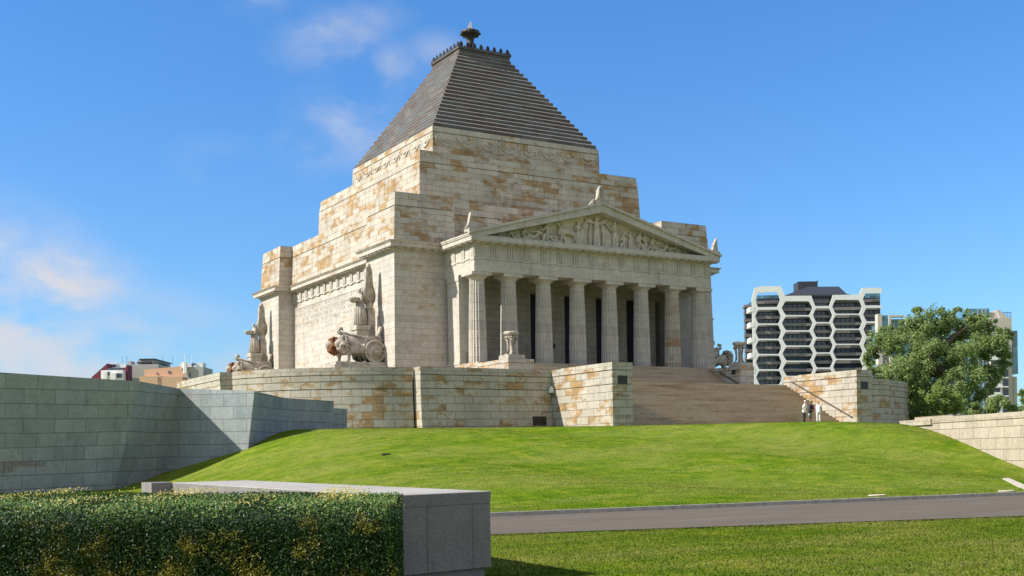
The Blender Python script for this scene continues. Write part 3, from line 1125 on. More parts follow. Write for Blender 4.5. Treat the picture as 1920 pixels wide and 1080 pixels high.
def wall_poly(q, outer, inner, batter, zb=.8, zt=ZT):
    """outer/inner: matching point lists; outer face moves out by 'batter' (unit normals given) towards the foot"""
    n = len(outer)
    def off(d):
        return [(p[0] + nn[0] * d, p[1] + nn[1] * d) for p, nn in outer]
    def ring(d):
        return off(d) + list(reversed(inner))
    q.prism(ring(batter + .02), ring(.02), zb, 4.79)
    q.prism(ring(-.06), ring(-.06), 4.793, 4.85)
    q.prism(ring(.03), ring(.02), 4.853, 5.36)
    q.prism(ring(.04), ring(.06), 5.363, 5.77)
    q.prism(ring(-.04), ring(-.04), 5.773, 5.83)
    q.prism(ring(.05), ring(.05), 5.833, zt)


# front walls (mirrored about the centre line)
for s in (-1, 1):
    q = MB()
    a, c = CU + s * 23.75, CU + s * 12.85
    pts = sorted((a, c))
    wall_poly(q, [((pts[0], 73.7), (0, -1)), ((pts[1], 73.7), (0, -1))], [(pts[0], 74.75), (pts[1], 74.75)], .3)
    o = q.build('terrace_wall', M['terrace'], origin=((a + c) / 2, 74, 2), course=tc)
    if s < 0:
        tag(o, 'straight shaded stone terrace wall with rust stains and a black vent, left of the stairs', 'wall')
        VW = o
    else:
        tag(o, 'straight stone terrace wall mostly hidden behind the right stair pier', 'wall')
# curved walls
A, B, C = np.array([36.3, 74.65]), np.array([30.2, 77.0]), np.array([25.75, 82.4])
def circ(a, b, c):
    d = 2 * (a[0] * (b[1] - c[1]) + b[0] * (c[1] - a[1]) + c[0] * (a[1] - b[1]))
    ux = ((a @ a) * (b[1] - c[1]) + (b @ b) * (c[1] - a[1]) + (c @ c) * (a[1] - b[1])) / d
    uy = ((a @ a) * (c[0] - b[0]) + (b @ b) * (a[0] - c[0]) + (c @ c) * (b[0] - a[0])) / d
    return np.array([ux, uy])
cc = circ(A, B, C); cr = float(np.linalg.norm(A - cc))
a0 = math.atan2(C[1] - cc[1], C[0] - cc[0]); a1 = math.atan2(A[1] - cc[1], A[0] - cc[0])
if a0 > 0: a0 -= 2 * PI
if a1 > 0: a1 -= 2 * PI
ARC = []
for s in (1, -1):
    q = MB()
    outer, inner = [], []
    for i in range(37):
        t = a0 + (a1 - a0) * i / 36
        nx, ny = math.cos(t), math.sin(t)
        p = (cc[0] + cr * nx, cc[1] + cr * ny)
        pi = (cc[0] + (cr - .9) * nx, cc[1] + (cr - .9) * ny)
        if s < 0:
            p = (2 * CU - p[0], p[1]); pi = (2 * CU - pi[0], pi[1]); nx = -nx
        outer.append((p, (nx, ny))); inner.append(pi)
    if s > 0:
        ARC = list(outer)
    else:
        outer.reverse(); inner.reverse()
    wall_poly(q, outer, inner, .3)
    cx = cc[0] if s > 0 else 2 * CU - cc[0]
    q_o = q.build('terrace_wall', M['terrace'], origin=(outer[18][0][0], outer[18][0][1], 2), course=tc,
                  ufun=lambda c, cx=cx: cr * math.atan2(c.y - cc[1], (c.x - cx) * (1 if cx < CU else -1)) if True else 0)
    tag(q_o, 'curved stone terrace wall, sunlit and rust stained, below the lion chariots' if s > 0 else 'curved stone terrace wall right of the right stair pier, beside the big tree', 'wall')
# side wall at the far left
q = MB()
wall_poly(q, [((25.0, 94.6), (-1, 0)), ((25.0, 82.9), (-1, 0))], [(25.95, 94.6), (25.95, 82.9)], .25)
tag(q.build('terrace_wall', M['terrace'], origin=(25.4, 88, 2), course=tc), 'far left terrace wall behind the grey granite wall, lit along its length', 'wall')
# floor of the terrace
fl = [(p[0][0] + .45, p[0][1] + .45) for p in ARC]
fl += [(37, 74.8), (CU - 11.1, 74.8), (CU - 11.1, 74.1), (CU + 11.1, 74.1), (CU + 11.1, 74.8), (83.4, 74.8)]
fl += [(2 * CU - p[0] , p[1]) for p in reversed(fl[:37])]
fl += [(94.6, 140), (25.8, 140)]
q = MB().prism(fl, fl, .5, 5.6)
tag(q.build('terrace', M['terrace']), kind='structure')
# stair flank piers
for s in (-1, 1):
    q = MB()
    x0, x1 = sorted((CU + s * 11.1, CU + s * 12.82))
    def bx(d, za, zb_, back=74.0):
        q.box(x0 - d, x1 + d, 65.84 - d, back, za, zb_)
    bx(.0, .8, 4.79); bx(-.06, 4.793, 4.85); bx(0, 4.853, 5.77); bx(-.05, 5.773, 5.83); bx(.03, 5.833, ZT, 72.3)
    q.box(x0, x1, 72.303, 74.0, 5.833, 6.3)
    o = q.build('stair_pier', M['terrace'], origin=((x0 + x1) / 2, 66, 2), course=tc)
    tag(o, 'tall stone pier left of the broad stairs, its left side brightly sunlit' if s < 0 else 'tall stone pier right of the broad stairs with a long handrail on its inner side', 'pier', 'stair piers')
    q = MB().box((x0 + x1) / 2 - .4, (x0 + x1) / 2 + .4, 65.80, 65.838, 4.86, 5.42)
    q.build('plaque', M['plaque'], o)
    if s < 0:
        for word, z in (('KOREA', 3.95), ('BORNEO', 2.42)):
            me = text_mesh(word, .29, M['letter_d'], .004)
            t = bpy.data.objects.new('inscription', me); COL.objects.link(t)
            t.parent = o
            t.location = Vector(((x0 + x1) / 2, 65.832, z)) - Vector(WLOC[o.name])
            t.rotation_euler = (PI / 2, 0, 0)
# upper piers that carry the tripods
for s in (-1, 1):
    q = MB()
    x0, x1 = sorted((CU + s * 11.45, CU + s * 13.1))
    if s < 0:
        x0, x1 = CU - 12.85, CU - 10.5
    q.box(x0, x1, 79.88, 84.9, 5.603, 7.4)
    q.box(x0 - .04, x1 + .04, 81.5, 84.9, 7.403, 7.72)
    q.box(x0 - .04, x1 + .04, 79.84, 81.497, 7.403, 7.72)
    q.box(x0 + .05, x1 - .05 if s > 0 else x1 - .75, 79.95, 81.45, 7.723, 8.06)
    o = q.build('pedestal_wall', M['terrace'], origin=((x0 + x1) / 2, 80.6, 5.6), course=courses([5.6, 6.2, 6.8, 7.4, 7.72, 8.06]))
    tag(o, 'low stone pedestal wall beside the portico steps, left one, under a carved tripod' if s < 0 else 'low stone pedestal wall beside the upper steps, right one, with a short handrail', 'wall')
    if s > 0:
        q = MB().box(x0 - .03, x0 - .003, 80.5, 81.0, 7.0, 7.38)
        q.build('plaque', M['plaque'], o)
# stairs
q = MB()
n = 18
for i in range(n):
    v0_ = 67.45 + i * (73.98 - 67.45) / n
    z0_ = 2.0 + i * (5.6 - 2.0) / n
    q.box(CU - 11.095, CU + 11.095, v0_, 74.095, z0_ + (.0 if i else -.5), 2.0 + (i + 1) * 3.6 / n - .002)
o = q.build('stone_stairs', M['stair'], origin=(CU, 67.5, 2))
tag(o, 'broad brown stone stairs between the two tall piers', 'stairs')
q = MB()
n = 12
for i in range(n):
    v0_ = 80.6 + i * (84.9 - 80.6) / n
    q.box(CU - 10.45, CU + 11.4, v0_, 84.945, 5.604 + i * 2.255 / n, 5.604 + (i + 1) * 2.255 / n - .002)
o = q.build('stone_stairs', M['stair'], origin=(CU, 80.6, 5.6))
tag(o, 'upper flight of brown stone steps leading up to the columns', 'stairs')
# handrails
def rail(a, c, r, name, lab, posts, u):
    t = thing(name, (u, a[1], a[2] - .8), lab, 'handrail')
    MB().tube([a, c], r, 10).build('rail', M['iron'], t)
    for k in range(posts):
        f = (k + .1) / max(1, posts - .8)
        p = Vector(a).lerp(Vector(c), f)
        MB().tube([p - Vector((0, 0, .02)), p + Vector((.0, 0, -.09)), p + Vector((u + .12 - p.x, 0, -.09))], .022, 6).build('bracket', M['iron'], t)
    return t
ui = CU + 11.1
rail((ui - .1, 73.0, 5.85), (ui - .1, 66.3, 2.58), .052, 'handrail', 'long brown handrail sloping down the inner face of the right stair pier', 7, ui)
ui2 = CU + 11.45
rail((ui2 - .1, 82.6, 7.35), (ui2 - .1, 80.1, 6.15), .05, 'handrail', 'short brown handrail on the upper right pedestal wall', 3, ui2)
# iron railings inside the porch
for x0, x1, v, lab in ((CU - 12.2, CU - 11.2, 88.0, 'low iron railing behind the leftmost column'), (CU + 9.6, CU + 11.4, 88.6, 'low black iron railing between the two rightmost columns')):
    t = thing('railing', ((x0 + x1) / 2, v, 7.86), lab, 'railing')
    q = MB()
    for k in range(8):
        x = x0 + (x1 - x0) * k / 7
        q.tube([(x, v, 7.865), (x, v, 8.85)], .02, 6)
    q.build('baluster', M['iron'], t)
    MB().tube([(x0 - .05, v, 8.87), (x1 + .05, v, 8.87)], .03, 8).build('rail', M['iron'], t)
# vent grille and security light
t = thing('vent_grille', (46.2, 73.45, 2.4), 'black two-panel vent grille at the foot of the terrace wall', 'vent')
vy = 73.7 - .02 - .3 * (4.79 - 2.5) / 3.99 - .03
MB().box(45.6, 46.75, vy - .04, vy + .06, 2.18, 2.85).build('panel', M['dark'], t)
q = MB()
for z in np.linspace(2.24, 2.8, 6):
    q.box(45.62, 46.73, vy - .055, vy - .043, z, z + .03)
q.box(46.16, 46.2, vy - .06, vy - .043, 2.18, 2.85)
q.build('slat', M['iron'], t)
q = MB().box(47.1, 47.36, 73.3, 73.6, 4.62, 4.98)
q.lathe([(.1, 0), (.12, .08), (.04, .12)], (47.22, 73.42, 4.98), 10)
tag(q.build('floodlight', M['white'], origin=(47.2, 73.6, 4.8)), 'small white floodlight in the corner where terrace wall meets stair pier', 'light')

# tripods
def tripod(loc, label):
    t = thing('stone_tripod', loc, label, 'tripod', 'stone tripods beside the steps')
    x, y, z = loc
    q = MB().lathe([(.30, 1.45), (.44, 1.55), (.54, 1.62), (.61, 1.7), (.63, 1.78), (.61, 1.86), (.54, 1.9), (.44, 1.87), (0.02, 1.8)], loc, 28)
    q.build('bowl', M['statue'], t, smooth=True)
    for k in range(3):
        a = k * 2 * PI / 3 - PI / 2 - .5
        dx, dy = math.cos(a), math.sin(a)
        q = MB()
        q.tube([(x + dx * r, y + dy * r, z + h) for r, h in ((.5, .03), (.44, .1), (.32, .25), (.29, .7), (.33, 1.15), (.43, 1.35), (.5, 1.42), (.46, 1.52))], [.14, .11, .1, .09, .11, .14, .11, .06], 8)
        q.build('leg', M['statue'], t, smooth=True)
    q = MB().lathe([(.2, .02), (.22, .1), (.13, .2), (.12, 1.3), (.3, 1.45)], loc, 16)
    q.build('stem', M['statue'], t, smooth=True)
    q = MB()
    for k in range(12):
        a = k * PI / 6
        b_ = a + PI / 6
        q.tube([(x + .5 * math.cos(a), y + .5 * math.sin(a), z + 1.5), (x + .5 * math.cos((a + b_) / 2), y + .5 * math.sin((a + b_) / 2), z + 1.34), (x + .5 * math.cos(b_), y + .5 * math.sin(b_), z + 1.5)], .045, 6)
    q.build('garland', M['statue'], t, smooth=True)
    q = MB().lathe([(.62, 0), (.62, .05)], loc, 24)
    q.build('base', M['statue'], t)


tripod((48.15, 80.7, 8.065), 'carved stone tripod in front of the second column from the left')
tripod((72.35, 80.7, 8.065), 'carved stone tripod against the sky right of the columns')

# lion chariots
lj, le = lion_joints()
LION = skin(lj, le, 2)
def mane_mesh():
    q = MB()
    rr = random.Random(3)
    for k in range(150):
        a = rr.uniform(0, 2 * PI); b_ = rr.uniform(-.7, 1.0)
        x = 1.15 + .38 * b_ + rr.uniform(-.1, .1)
        r = .52 - .14 * abs(b_)
        y, z = r * math.cos(a), 1.34 + r * math.sin(a) * 1.08
        q.tube([(x, y * .8, 1.34 + (z - 1.34) * .8), (x - .06, y * 1.12, 1.34 + (z - 1.34) * 1.12 - .03), (x - .16, y * 1.16, 1.34 + (z - 1.34) * 1.12 - .16)], [.11, .085, .02], 5)
    return q
CH = thing('chariot_statue', (42.35, 94.0, 5.6), 'large stone lion chariot statue with a standing figure, near corner of the sunlit side', 'statue', 'lion chariot statues')
CHO = Vector((42.35, 94.0, 5.6))
def cp(q, name, mat, par=None, smooth=True):
    """build in local frame of the statue (x forward from the wall) """
    ob = q.build(name, mat, smooth=smooth)
    ob.parent = par or CH
    return ob
q = MB()
q.box(-.1, 5.1, -2.0, 2.0, .003, 1.7)
q.box(-.1, 4.75, -1.75, 1.75, 1.703, 2.35)
q.prism([(4.75, -1.5), (5.0, -1.3), (5.0, 1.3), (4.75, 1.5)], [(4.75, -1.5), (4.9, -1.3), (4.9, 1.3), (4.75, 1.5)], 1.703, 2.3)
q.box(-.1, 4.55, -1.6, 1.6, 2.353, 2.62)
cp(q, 'plinth', M['statue'], smooth=False)
for s, x, mt in ((1, 2.75, 'statue'), (-1, 2.95, 'statue')):
    me = LION if s > 0 else LION.copy()
    l = put('lion', me, M[mt], CH, (x - .6, s * .85, 2.6), (0, 0, 0), 1.2)
    mo = mane_mesh().build('mane', M['statue'] if s > 0 else M['statue_rust'], smooth=True)
    mo.parent = l
    mt2 = M['statue'] if s > 0 else M['statue_rust']
    for e in (-1, 1):
        f = MB().lathe([(.0, 0), (.05, .02), (.04, .05), (0, .06)], (1.72, e * .14, 1.36), 8).build('eye', mt2, smooth=True); f.parent = l
        f = MB().lathe([(.09, 0), (.1, .08), (.03, .16)], (1.32, e * .3, 1.72), 8).build('ear', mt2, smooth=True); f.parent = l
# hull: boat shaped chariot body with a curled prow
q = MB()
secs = [(-.0, .95, 3.35, 4.6), (.6, 1.05, 3.2, 4.62), (1.3, 1.05, 3.2, 4.7), (2.0, .95, 3.35, 4.85), (2.6, .72, 3.65, 5.0), (3.05, .4, 4.05, 5.15), (3.35, .16, 4.5, 5.3)]
vs, fs = [], []
m = 13
for (x, w, zb, zt) in secs:
    for i in range(m):
        a = PI * i / (m - 1)
        vs.append((x, w * math.cos(a) * (1 if abs(math.cos(a)) < .98 else .96), zt - (zt - zb) * math.sin(a) ** .8))
for j in range(len(secs) - 1):
    for i in range(m - 1):
        fs.append((j * m + i, j * m + i + 1, (j + 1) * m + i + 1, (j + 1) * m + i))
    fs.append((j * m, (j + 1) * m, (j + 1) * m + m - 1, j * m + m - 1))
fs.append(tuple(range(m))); fs.append(tuple(reversed(range((len(secs) - 1) * m, len(secs) * m))))
q.add(vs, fs)
q.tube([(3.3, 0, 5.1), (3.6, 0, 5.3), (3.62, 0, 5.55), (3.35, 0, 5.62), (3.2, 0, 5.45)], [.16, .2, .18, .15, .06], 8)
for s in (-1, 1):
    q.tube([(x, s * w * 1.0, zt + .02) for x, w, zb, zt in secs], .08, 8)
cp(q, 'chariot_body', M['statue'])
q = MB().box(-.05, 1.6, -.9, .9, 4.72, 4.98)
cp(q, 'deck', M['statue'], smooth=False)
for s in (-1, 1):
    q = MB()
    nseg = 32
    for k in range(nseg):
        pass
    q.tube([(.75 + .9 * math.cos(2 * PI * k / nseg), s * 1.28, 3.58 + .9 * math.sin(2 * PI * k / nseg)) for k in range(nseg + 1)], .11, 8)
    q.tube([(.75, s * 1.1, 3.58), (.75, s * 1.5, 3.58)], [.2, .12], 12)
    for k in range(8):
        a = k * PI / 4
        q.tube([(.75, s * 1.28, 3.58), (.75 + .85 * math.cos(a), s * 1.28, 3.58 + .85 * math.sin(a))], [.08, .06], 6)
    q.outline([(.8 * math.cos(2 * PI * k / 24), .8 * math.sin(2 * PI * k / 24)) for k in range(24)], (.75, s * 1.24, 3.58), (1, 0, 0), (0, 0, 1), (0, .03, 0))
    cp(q, 'wheel', M['statue'])
# shield on the hull side, rear scroll
for s in (-1, 1):
    q = MB().outline([(-.3, -.45), (.3, -.45), (.34, .3), (.2, .42), (0, .6), (-.2, .42), (-.34, .3)], (1.35, s * 1.06, 4.35), (1, 0, 0), (0, 0, 1), (0, .07, 0))
    cp(q, 'shield', M['statue'], smooth=False)
for s in (-1, 1):
    q = MB()
    q.tube([(-.05, s * .95, 3.9), (.05, s * 1.05, 4.6), (.35, s * 1.05, 4.95), (.25, s * 1.0, 5.4), (.05, s * .95, 5.75), (.2, s * .95, 6.0)], [.1, .14, .16, .17, .2, .12], 8)
    cp(q, 'scroll', M['statue'])
# figure on its block
q = MB().box(1.0, 2.15, -.62, .62, 4.983, 5.5)
q.box(.9, 2.25, -.7, .7, 5.503, 5.9)
cp(q, 'figure_block', M['statue'], smooth=False)
fg = standing('bowl')
sf = put('standing_figure', fg, M['statue'], CH, (1.55, 0, 5.9), (0, 0, PI / 2), 1.78)
q = MB()
for k in range(14):
    a = 2 * PI * k / 14
    q.tube([(.17 * math.cos(a), .15 * math.sin(a), 1.15), (.24 * math.cos(a), .22 * math.sin(a), .6), (.29 * math.cos(a + .1), .27 * math.sin(a + .1), .03)], [.05, .075, .09], 6)
dr = q.build('drapery', M['statue'], smooth=True); dr.parent = sf
q = MB().lathe([(.1, -.14), (.2, -.06), (.26, .04), (.27, .1), (.02, .06)], (0, -.34, 1.26), 16)
dr = q.build('bowl', M['statue'], smooth=True); dr.parent = sf
# post with the tall winged disc behind the figure
q = MB()
q.box(.35, 1.0, -.45, .45, 4.983, 7.3)
q.lathe([(.3, 7.3), (.42, 7.42), (.3, 7.6), (.38, 7.8), (.2, 8.0)], (.68, 0, 0), 12)
cp(q, 'post', M['statue'], smooth=False)
q = MB()
wing = [(.12, 0), (.36, .1), (.55, .35), (.64, .7), (.64, 1.0), (.56, 1.35), (.44, 1.6), (.36, 1.9), (.34, 2.3), (.32, 2.8), (.27, 3.1), (.17, 3.15), (.14, 3.4), (.05, 3.6)]
pts = [(-w - .02, h) for w, h in wing] + [(w + .02, h) for w, h in reversed(wing)]
q.outline(pts, (.72, 0, 7.75), (.96, .28, 0), (0, 0, 1), (-.04, .13, 0))
for k in range(7):
    f = (k - 3) / 3
    for sg in (-.14, .14):
        q.tube([(.72 + f * .2, .28 * f * .2 + sg, 7.95), (.72 + f * .5, .28 * f * .5 + sg, 8.6), (.72 + f * .33, .28 * f * .33 + sg, 9.6), (.72 + f * .27, .28 * f * .27 + sg * .7, 11.0 + .4 * (1 - abs(f)))], [.05, .08, .075, .04], 6)
for sg in (-.15, .15):
    for k in range(4):
        q.tube([(.72 + (.12 + .12 * k) * math.cos(a), .28 * (.12 + .12 * k) * math.cos(a) + sg, 8.7 + (.15 + .14 * k) * math.sin(a)) for a in np.linspace(0, 2 * PI, 17)], .035, 5)
cp(q, 'wing', M['statue'])
CH.rotation_euler = (0, 0, PI)
bpy.context.view_layer.update()
c2 = copy_tree(CH); c2.location = (42.35, CV + 14.35, 5.6)
c2['label'] = 'lion chariot statue at the far left corner of the memorial, against the sky'
c3 = copy_tree(CH); c3.location = (2 * CU - 42.35, 94.0, 5.6); c3.rotation_euler = (0, 0, 0)
c3['label'] = 'dark silhouetted lion chariot statue on the right side, behind the rightmost column'

# ------------------------------------------------------------------ blue grey granite courtyard wall (left)
GW = thing('granite_wall', at(400, 790, 64), 'zigzag blue-grey granite wall with leaning faces, left of the lawn', 'wall')
gz = courses([-1.7, -.9, -.2, .55, 1.45, 2.3, 2.75, 3.65, 4.6, 5.6])
def slab(tops, bots, thick=.6):
    """one leaning facet: top and foot line, given as places; thickness goes away from the eye"""
    t0, t1 = [Vector(p) for p in tops]; b0, b1 = [Vector(p) for p in bots]
    e = (t0 + t1); e.z = 0
    e = e.normalized() * thick
    q = MB().hexa([b0, b1, b1 + e, b0 + e], [t0, t1, t1 + e, t0 + e])
    return q
def gp(px, py, Y):
    return at(px, py, Y)
def foot(px, py, Y, z=-2.0):
    """point below (px,py,Y) along the leaning edge through the two survey points"""
    return at(px, py, Y)
facets = [
    ((gp(-160, 688, 57), gp(262, 715, 63.2)), (gp(-240, 960, 57), gp(205, 960, 63.6))),
    ((gp(262, 715, 63.2), gp(336, 728.5, 67)), (gp(205, 960, 63.6), gp(296, 960, 67.3))),
    ((gp(336, 728.5, 67), gp(477, 733, 65)), (gp(296, 960, 67.3), gp(452, 960, 65.3))),
    ((gp(477, 733, 65), gp(534, 746.5, 70)), (gp(452, 960, 65.3), gp(523, 960, 70.3))),
    ((gp(534, 746.5, 70), gp(626, 752, 75)), (gp(523, 960, 70.3), gp(620, 960, 75.2))),
    ((gp(606, 764, 75.2), gp(651, 766.5, 76.8)), (gp(602, 960, 75.4), gp(648, 960, 76.9))),
]
for tp, bt in facets:
    slab(tp, bt).build('facet', M['granite'], GW, course=gz)
# engraved words near the left edge
def on_facet(px, py):
    t0, t1 = facets[0][0]; b0, b1 = facets[0][1]
    n_ = np.cross(np.array(t1) - t0, np.array(b0) - t0); d = FW + R3 * (px - 960) / F - U3 * (py - CY) / F
    k = np.dot(n_, t0) / np.dot(n_, d)
    return d * k
pa, pb = on_facet(5, 880), on_facet(85, 878)
dirx = Vector(pb - pa).normalized(); upv = (Vector(facets[0][0][0]) - Vector(facets[0][1][0])).normalized()
nz_ = dirx.cross(upv).normalized(); upv = nz_.cross(dirx)
if nz_.dot(-Vector(pa)) < 0: nz_ = -nz_
for word, px, py, wpx in (('REMEMBRANCE', 5, 875.5, 80), ('1939', 0, 886, 24)):
    me = text_mesh(word, .45, M['letter_r'], .004, 'LEFT')
    w = max(v.co.x for v in me.vertices)
    p = Vector(on_facet(px, py)); e = Vector(on_facet(px + wpx, py))
    o = bpy.data.objects.new('inscription', me); COL.objects.link(o)
    o.parent = GW
    mw = Matrix((dirx, upv, nz_)).transposed().to_4x4()
    sc = (e - p).length / w
    o.matrix_basis = Matrix.Translation(p + nz_ * .02 - Vector(GW.location)) @ mw @ Matrix.Diagonal((sc, .95, 1, 1))

# ------------------------------------------------------------------ sandy retaining wall (right)
RW = thing('retaining_wall', (46, 36, 0), 'sandy granite retaining wall along the right edge of the bank', 'wall')
q = MB()
wa, wb = at(1749, 783, 60), at(1990, 767.5, 49.0)
rz = courses([-2.2, -1.6, -.95, -.45, .3, .75, 1.2, 1.32, 1.62])
dirw = (wb - wa); dirw[2] = 0; dirw /= np.linalg.norm(dirw)
nr = np.array([-dirw[1], dirw[0], 0])
if nr @ RT < 0: nr = -nr
def seg(p, r_, z0_, z1_, d, th):
    p0_, p1_ = p - nr * d, r_ - nr * d
    return [(p0_[0], p0_[1]), (p1_[0], p1_[1]), (p1_[0] + nr[0] * th, p1_[1] + nr[1] * th), (p0_[0] + nr[0] * th, p0_[1] + nr[1] * th)]
end = wa - dirw * 3.0
pl = seg(end, wb, 0, 0, 0, .9); q.prism(seg(end, wb, 0, 0, .2, 1.1), pl, -2.2, 1.28)
q.build('wall_body', M['sand'], RW, course=rz)
q = MB(); pl = seg(wa, wb, 0, 0, .05, 1.0); q.prism(pl, pl, 1.283, 1.56)
q.build('coping', M['sand'], RW, course=rz)
q = MB(); pl = seg(end - dirw * .5, wa - dirw * .02, 0, 0, .12, 1.15); q.prism(pl, pl, 1.20, 1.50); pl2 = seg(end + dirw * .3, wa + dirw * 1.4, 0, 0, -.35, .6); q.prism(pl2, pl2, 1.503, 1.66)
q.build('end_block', M['sand'], RW, course=rz)

# ------------------------------------------------------------------ low granite wall in the foreground
LW = thing('low_wall', (6.6, 13.2, GROUND), 'low grey granite wall with a bright flat top beside the hedge', 'wall')
W0, W1, W2, W3 = (5.95, 12.8), (7.47, 13.13), (8.25, 25.6), (6.52, 25.2)
def inset(pts, d):
    c = np.mean(pts, 0)
    out = []
    n = len(pts)
    for i in range(n):
        p, a, b_ = np.array(pts[i]), np.array(pts[i - 1]), np.array(pts[(i + 1) % n])
        e1 = (p - a) / np.linalg.norm(p - a); e2 = (b_ - p) / np.linalg.norm(b_ - p)
        n1, n2 = np.array([-e1[1], e1[0]]), np.array([-e2[1], e2[0]])
        m_ = (n1 + n2); m_ /= np.linalg.norm(m_)
        out.append(tuple(p + m_ * d / max(.3, m_ @ n1)))
    return out
fp = [W0, W1, W2, W3]
q = MB().prism(inset(fp, .07), inset(fp, .07), GROUND - .2, GROUND + .16)
q.build('plinth', M['lowwall'], LW)
q = MB().prism(fp, fp, GROUND + .163, -.615)
q.build('panel', M['lowwall'], LW)
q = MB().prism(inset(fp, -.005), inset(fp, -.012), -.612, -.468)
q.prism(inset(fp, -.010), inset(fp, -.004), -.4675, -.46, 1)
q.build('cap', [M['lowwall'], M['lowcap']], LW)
# vertical joints cut proud on the end panel
q = MB()
e = np.array(W1) - np.array(W0); L_ = np.linalg.norm(e); e /= L_
nn = np.array([e[1], -e[0]])
q2 = MB()
for f in (.32, .80):
    p = np.array(W0) + e * L_ * f
    pts = [p + nn * .003, p + e * .012 + nn * .003, p + e * .012 - nn * .02, p - nn * .02]
    q2.prism([tuple(x) for x in pts], [tuple(x) for x in pts], GROUND + .17, -.62)
q2.build('joint', M['letter_d'], LW)
# return block at the far end
q = MB()
r0 = [(6.05, 25.1), (6.53, 25.18), (6.6, 26.2), (6.1, 26.2)]
q.prism(r0, r0, GROUND - .2, -.455)
q.build('end_block', M['lowwall'], LW)

# ------------------------------------------------------------------ hedge
def leaf_cloud(pos, nrm, L, W, spread=.9):
    """one quad (two-triangle diamond) per leaf, facing roughly along nrm"""
    n = len(pos)
    r = rng.normal(0, 1, (n, 3))
    N = nrm + r * spread
    N /= np.linalg.norm(N, axis=1)[:, None]
    t = rng.normal(0, 1, (n, 3)); t[:, 2] += .5
    t -= (t * N).sum(1)[:, None] * N
    t /= np.linalg.norm(t, axis=1)[:, None]
    b_ = np.cross(N, t)
    L = L[:, None]; W = W[:, None]
    v = np.stack([pos - t * L * .5, pos + b_ * W * .5 + N * W * .15, pos + t * L * .5, pos - b_ * W * .5 + N * W * .15], 1)
    return v.reshape(-1, 3)


def quads(name, verts, mat, parent=None, origin=(0, 0, 0), mi=None):
    nv = len(verts); nf = nv // 4
    me = bpy.data.meshes.new(name)
    me.vertices.add(nv); me.loops.add(nv); me.polygons.add(nf)
    me.vertices.foreach_set('co', (verts - np.array(origin)).astype(np.float32).ravel())
    me.loops.foreach_set('vertex_index', np.arange(nv, dtype=np.int32))
    me.polygons.foreach_set('loop_start', np.arange(0, nv, 4, dtype=np.int32))
    me.update(calc_edges=True)
    for m_ in (mat if isinstance(mat, list) else [mat]):
        me.materials.append(m_)
    if mi is not None:
        me.polygons.foreach_set('material_index', mi.astype(np.int32))
    o = bpy.data.objects.new(name, me)
    COL.objects.link(o)
    if parent is not None:
        o.parent = parent
    else:
        o.location = origin
    return o


HB = at(400, 1000, 11)
HG = thing('hedge', (HB[0], HB[1], GROUND), 'clipped green hedge with yellow tips in front of the low wall', 'hedge')
ZH = -.445
# hedge frame in camera bearing: x right, y forward
def hw(x, y, z):
    return np.stack([x * RT[0] + y * FW[0], x * RT[1] + y * FW[1], z], -1)
xr_f, xr_b = -1.03, -1.34
yf, yb = 10.35, 14.0
def yfront(x):
    return yf - (x + 1.0) * .14
n = 105000
x = rng.uniform(-6.2, -1.0, n); z = rng.uniform(GROUND, ZH, n) 
y = yfront(x) + .24 * rng.random(n) ** 1.5 - .02 + .03 * np.sin(x * 5) * np.sin(z * 6)
top_r = np.clip((z - (ZH - .2)) / .2, 0, 1)
y = y + .42 * (1 - np.sqrt(np.clip(1 - top_r ** 2, 0, 1)))
V1 = leaf_cloud(hw(x, y, z), np.tile(-FW, (n, 1)) + np.stack([0 * z, 0 * z, .2 + 1.8 * top_r], 1), rng.uniform(.019, .035, n), rng.uniform(.010, .018, n))
n2 = 52000
x = rng.uniform(-7.5, -1.03, n2); y = yfront(x) + .3 + (yb - yf) * rng.random(n2) ** 1.3
keep = x < -1.03 - (y - 10.35) * .085 + rng.normal(0, .015, n2)
x, y = x[keep], y[keep]; n2 = len(x)
y = y + np.clip(-x - 1.2, 0, 9) * .45 * (y - yfront(x)) / 4
z = ZH + rng.uniform(-.07, .012, n2) + .012 * np.sin(x * 4 + y * 3)
V2 = leaf_cloud(hw(x, y, z), np.tile(UP, (n2, 1)), rng.uniform(.026, .042, n2), rng.uniform(.014, .022, n2))
n3 = 16000
y = rng.uniform(10.3, 14, n3); x = -1.03 - (y - 10.35) * .085 + rng.uniform(-.1, .015, n3); z = rng.uniform(GROUND, ZH - .02, n3)
V3 = leaf_cloud(hw(x, y, z), np.tile(RT, (n3, 1)), rng.uniform(.026, .042, n3), rng.uniform(.014, .022, n3))
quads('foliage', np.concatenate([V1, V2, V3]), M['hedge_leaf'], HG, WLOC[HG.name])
n4 = 17000  # top front edge: brighter leaves turned sunward, sunlight put into their colour
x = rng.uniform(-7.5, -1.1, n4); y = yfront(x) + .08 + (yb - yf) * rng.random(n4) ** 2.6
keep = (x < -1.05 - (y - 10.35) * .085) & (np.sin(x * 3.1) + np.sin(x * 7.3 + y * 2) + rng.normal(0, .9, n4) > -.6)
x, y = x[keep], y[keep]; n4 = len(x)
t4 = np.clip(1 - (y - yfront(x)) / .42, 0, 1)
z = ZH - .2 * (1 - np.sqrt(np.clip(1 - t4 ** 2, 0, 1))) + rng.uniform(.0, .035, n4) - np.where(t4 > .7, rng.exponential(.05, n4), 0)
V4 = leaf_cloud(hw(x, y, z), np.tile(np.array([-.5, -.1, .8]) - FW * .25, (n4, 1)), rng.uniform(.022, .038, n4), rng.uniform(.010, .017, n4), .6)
quads('sunlit_rim', V4, M['hedge_sunlit'], HG, WLOC[HG.name])
n5 = 6000
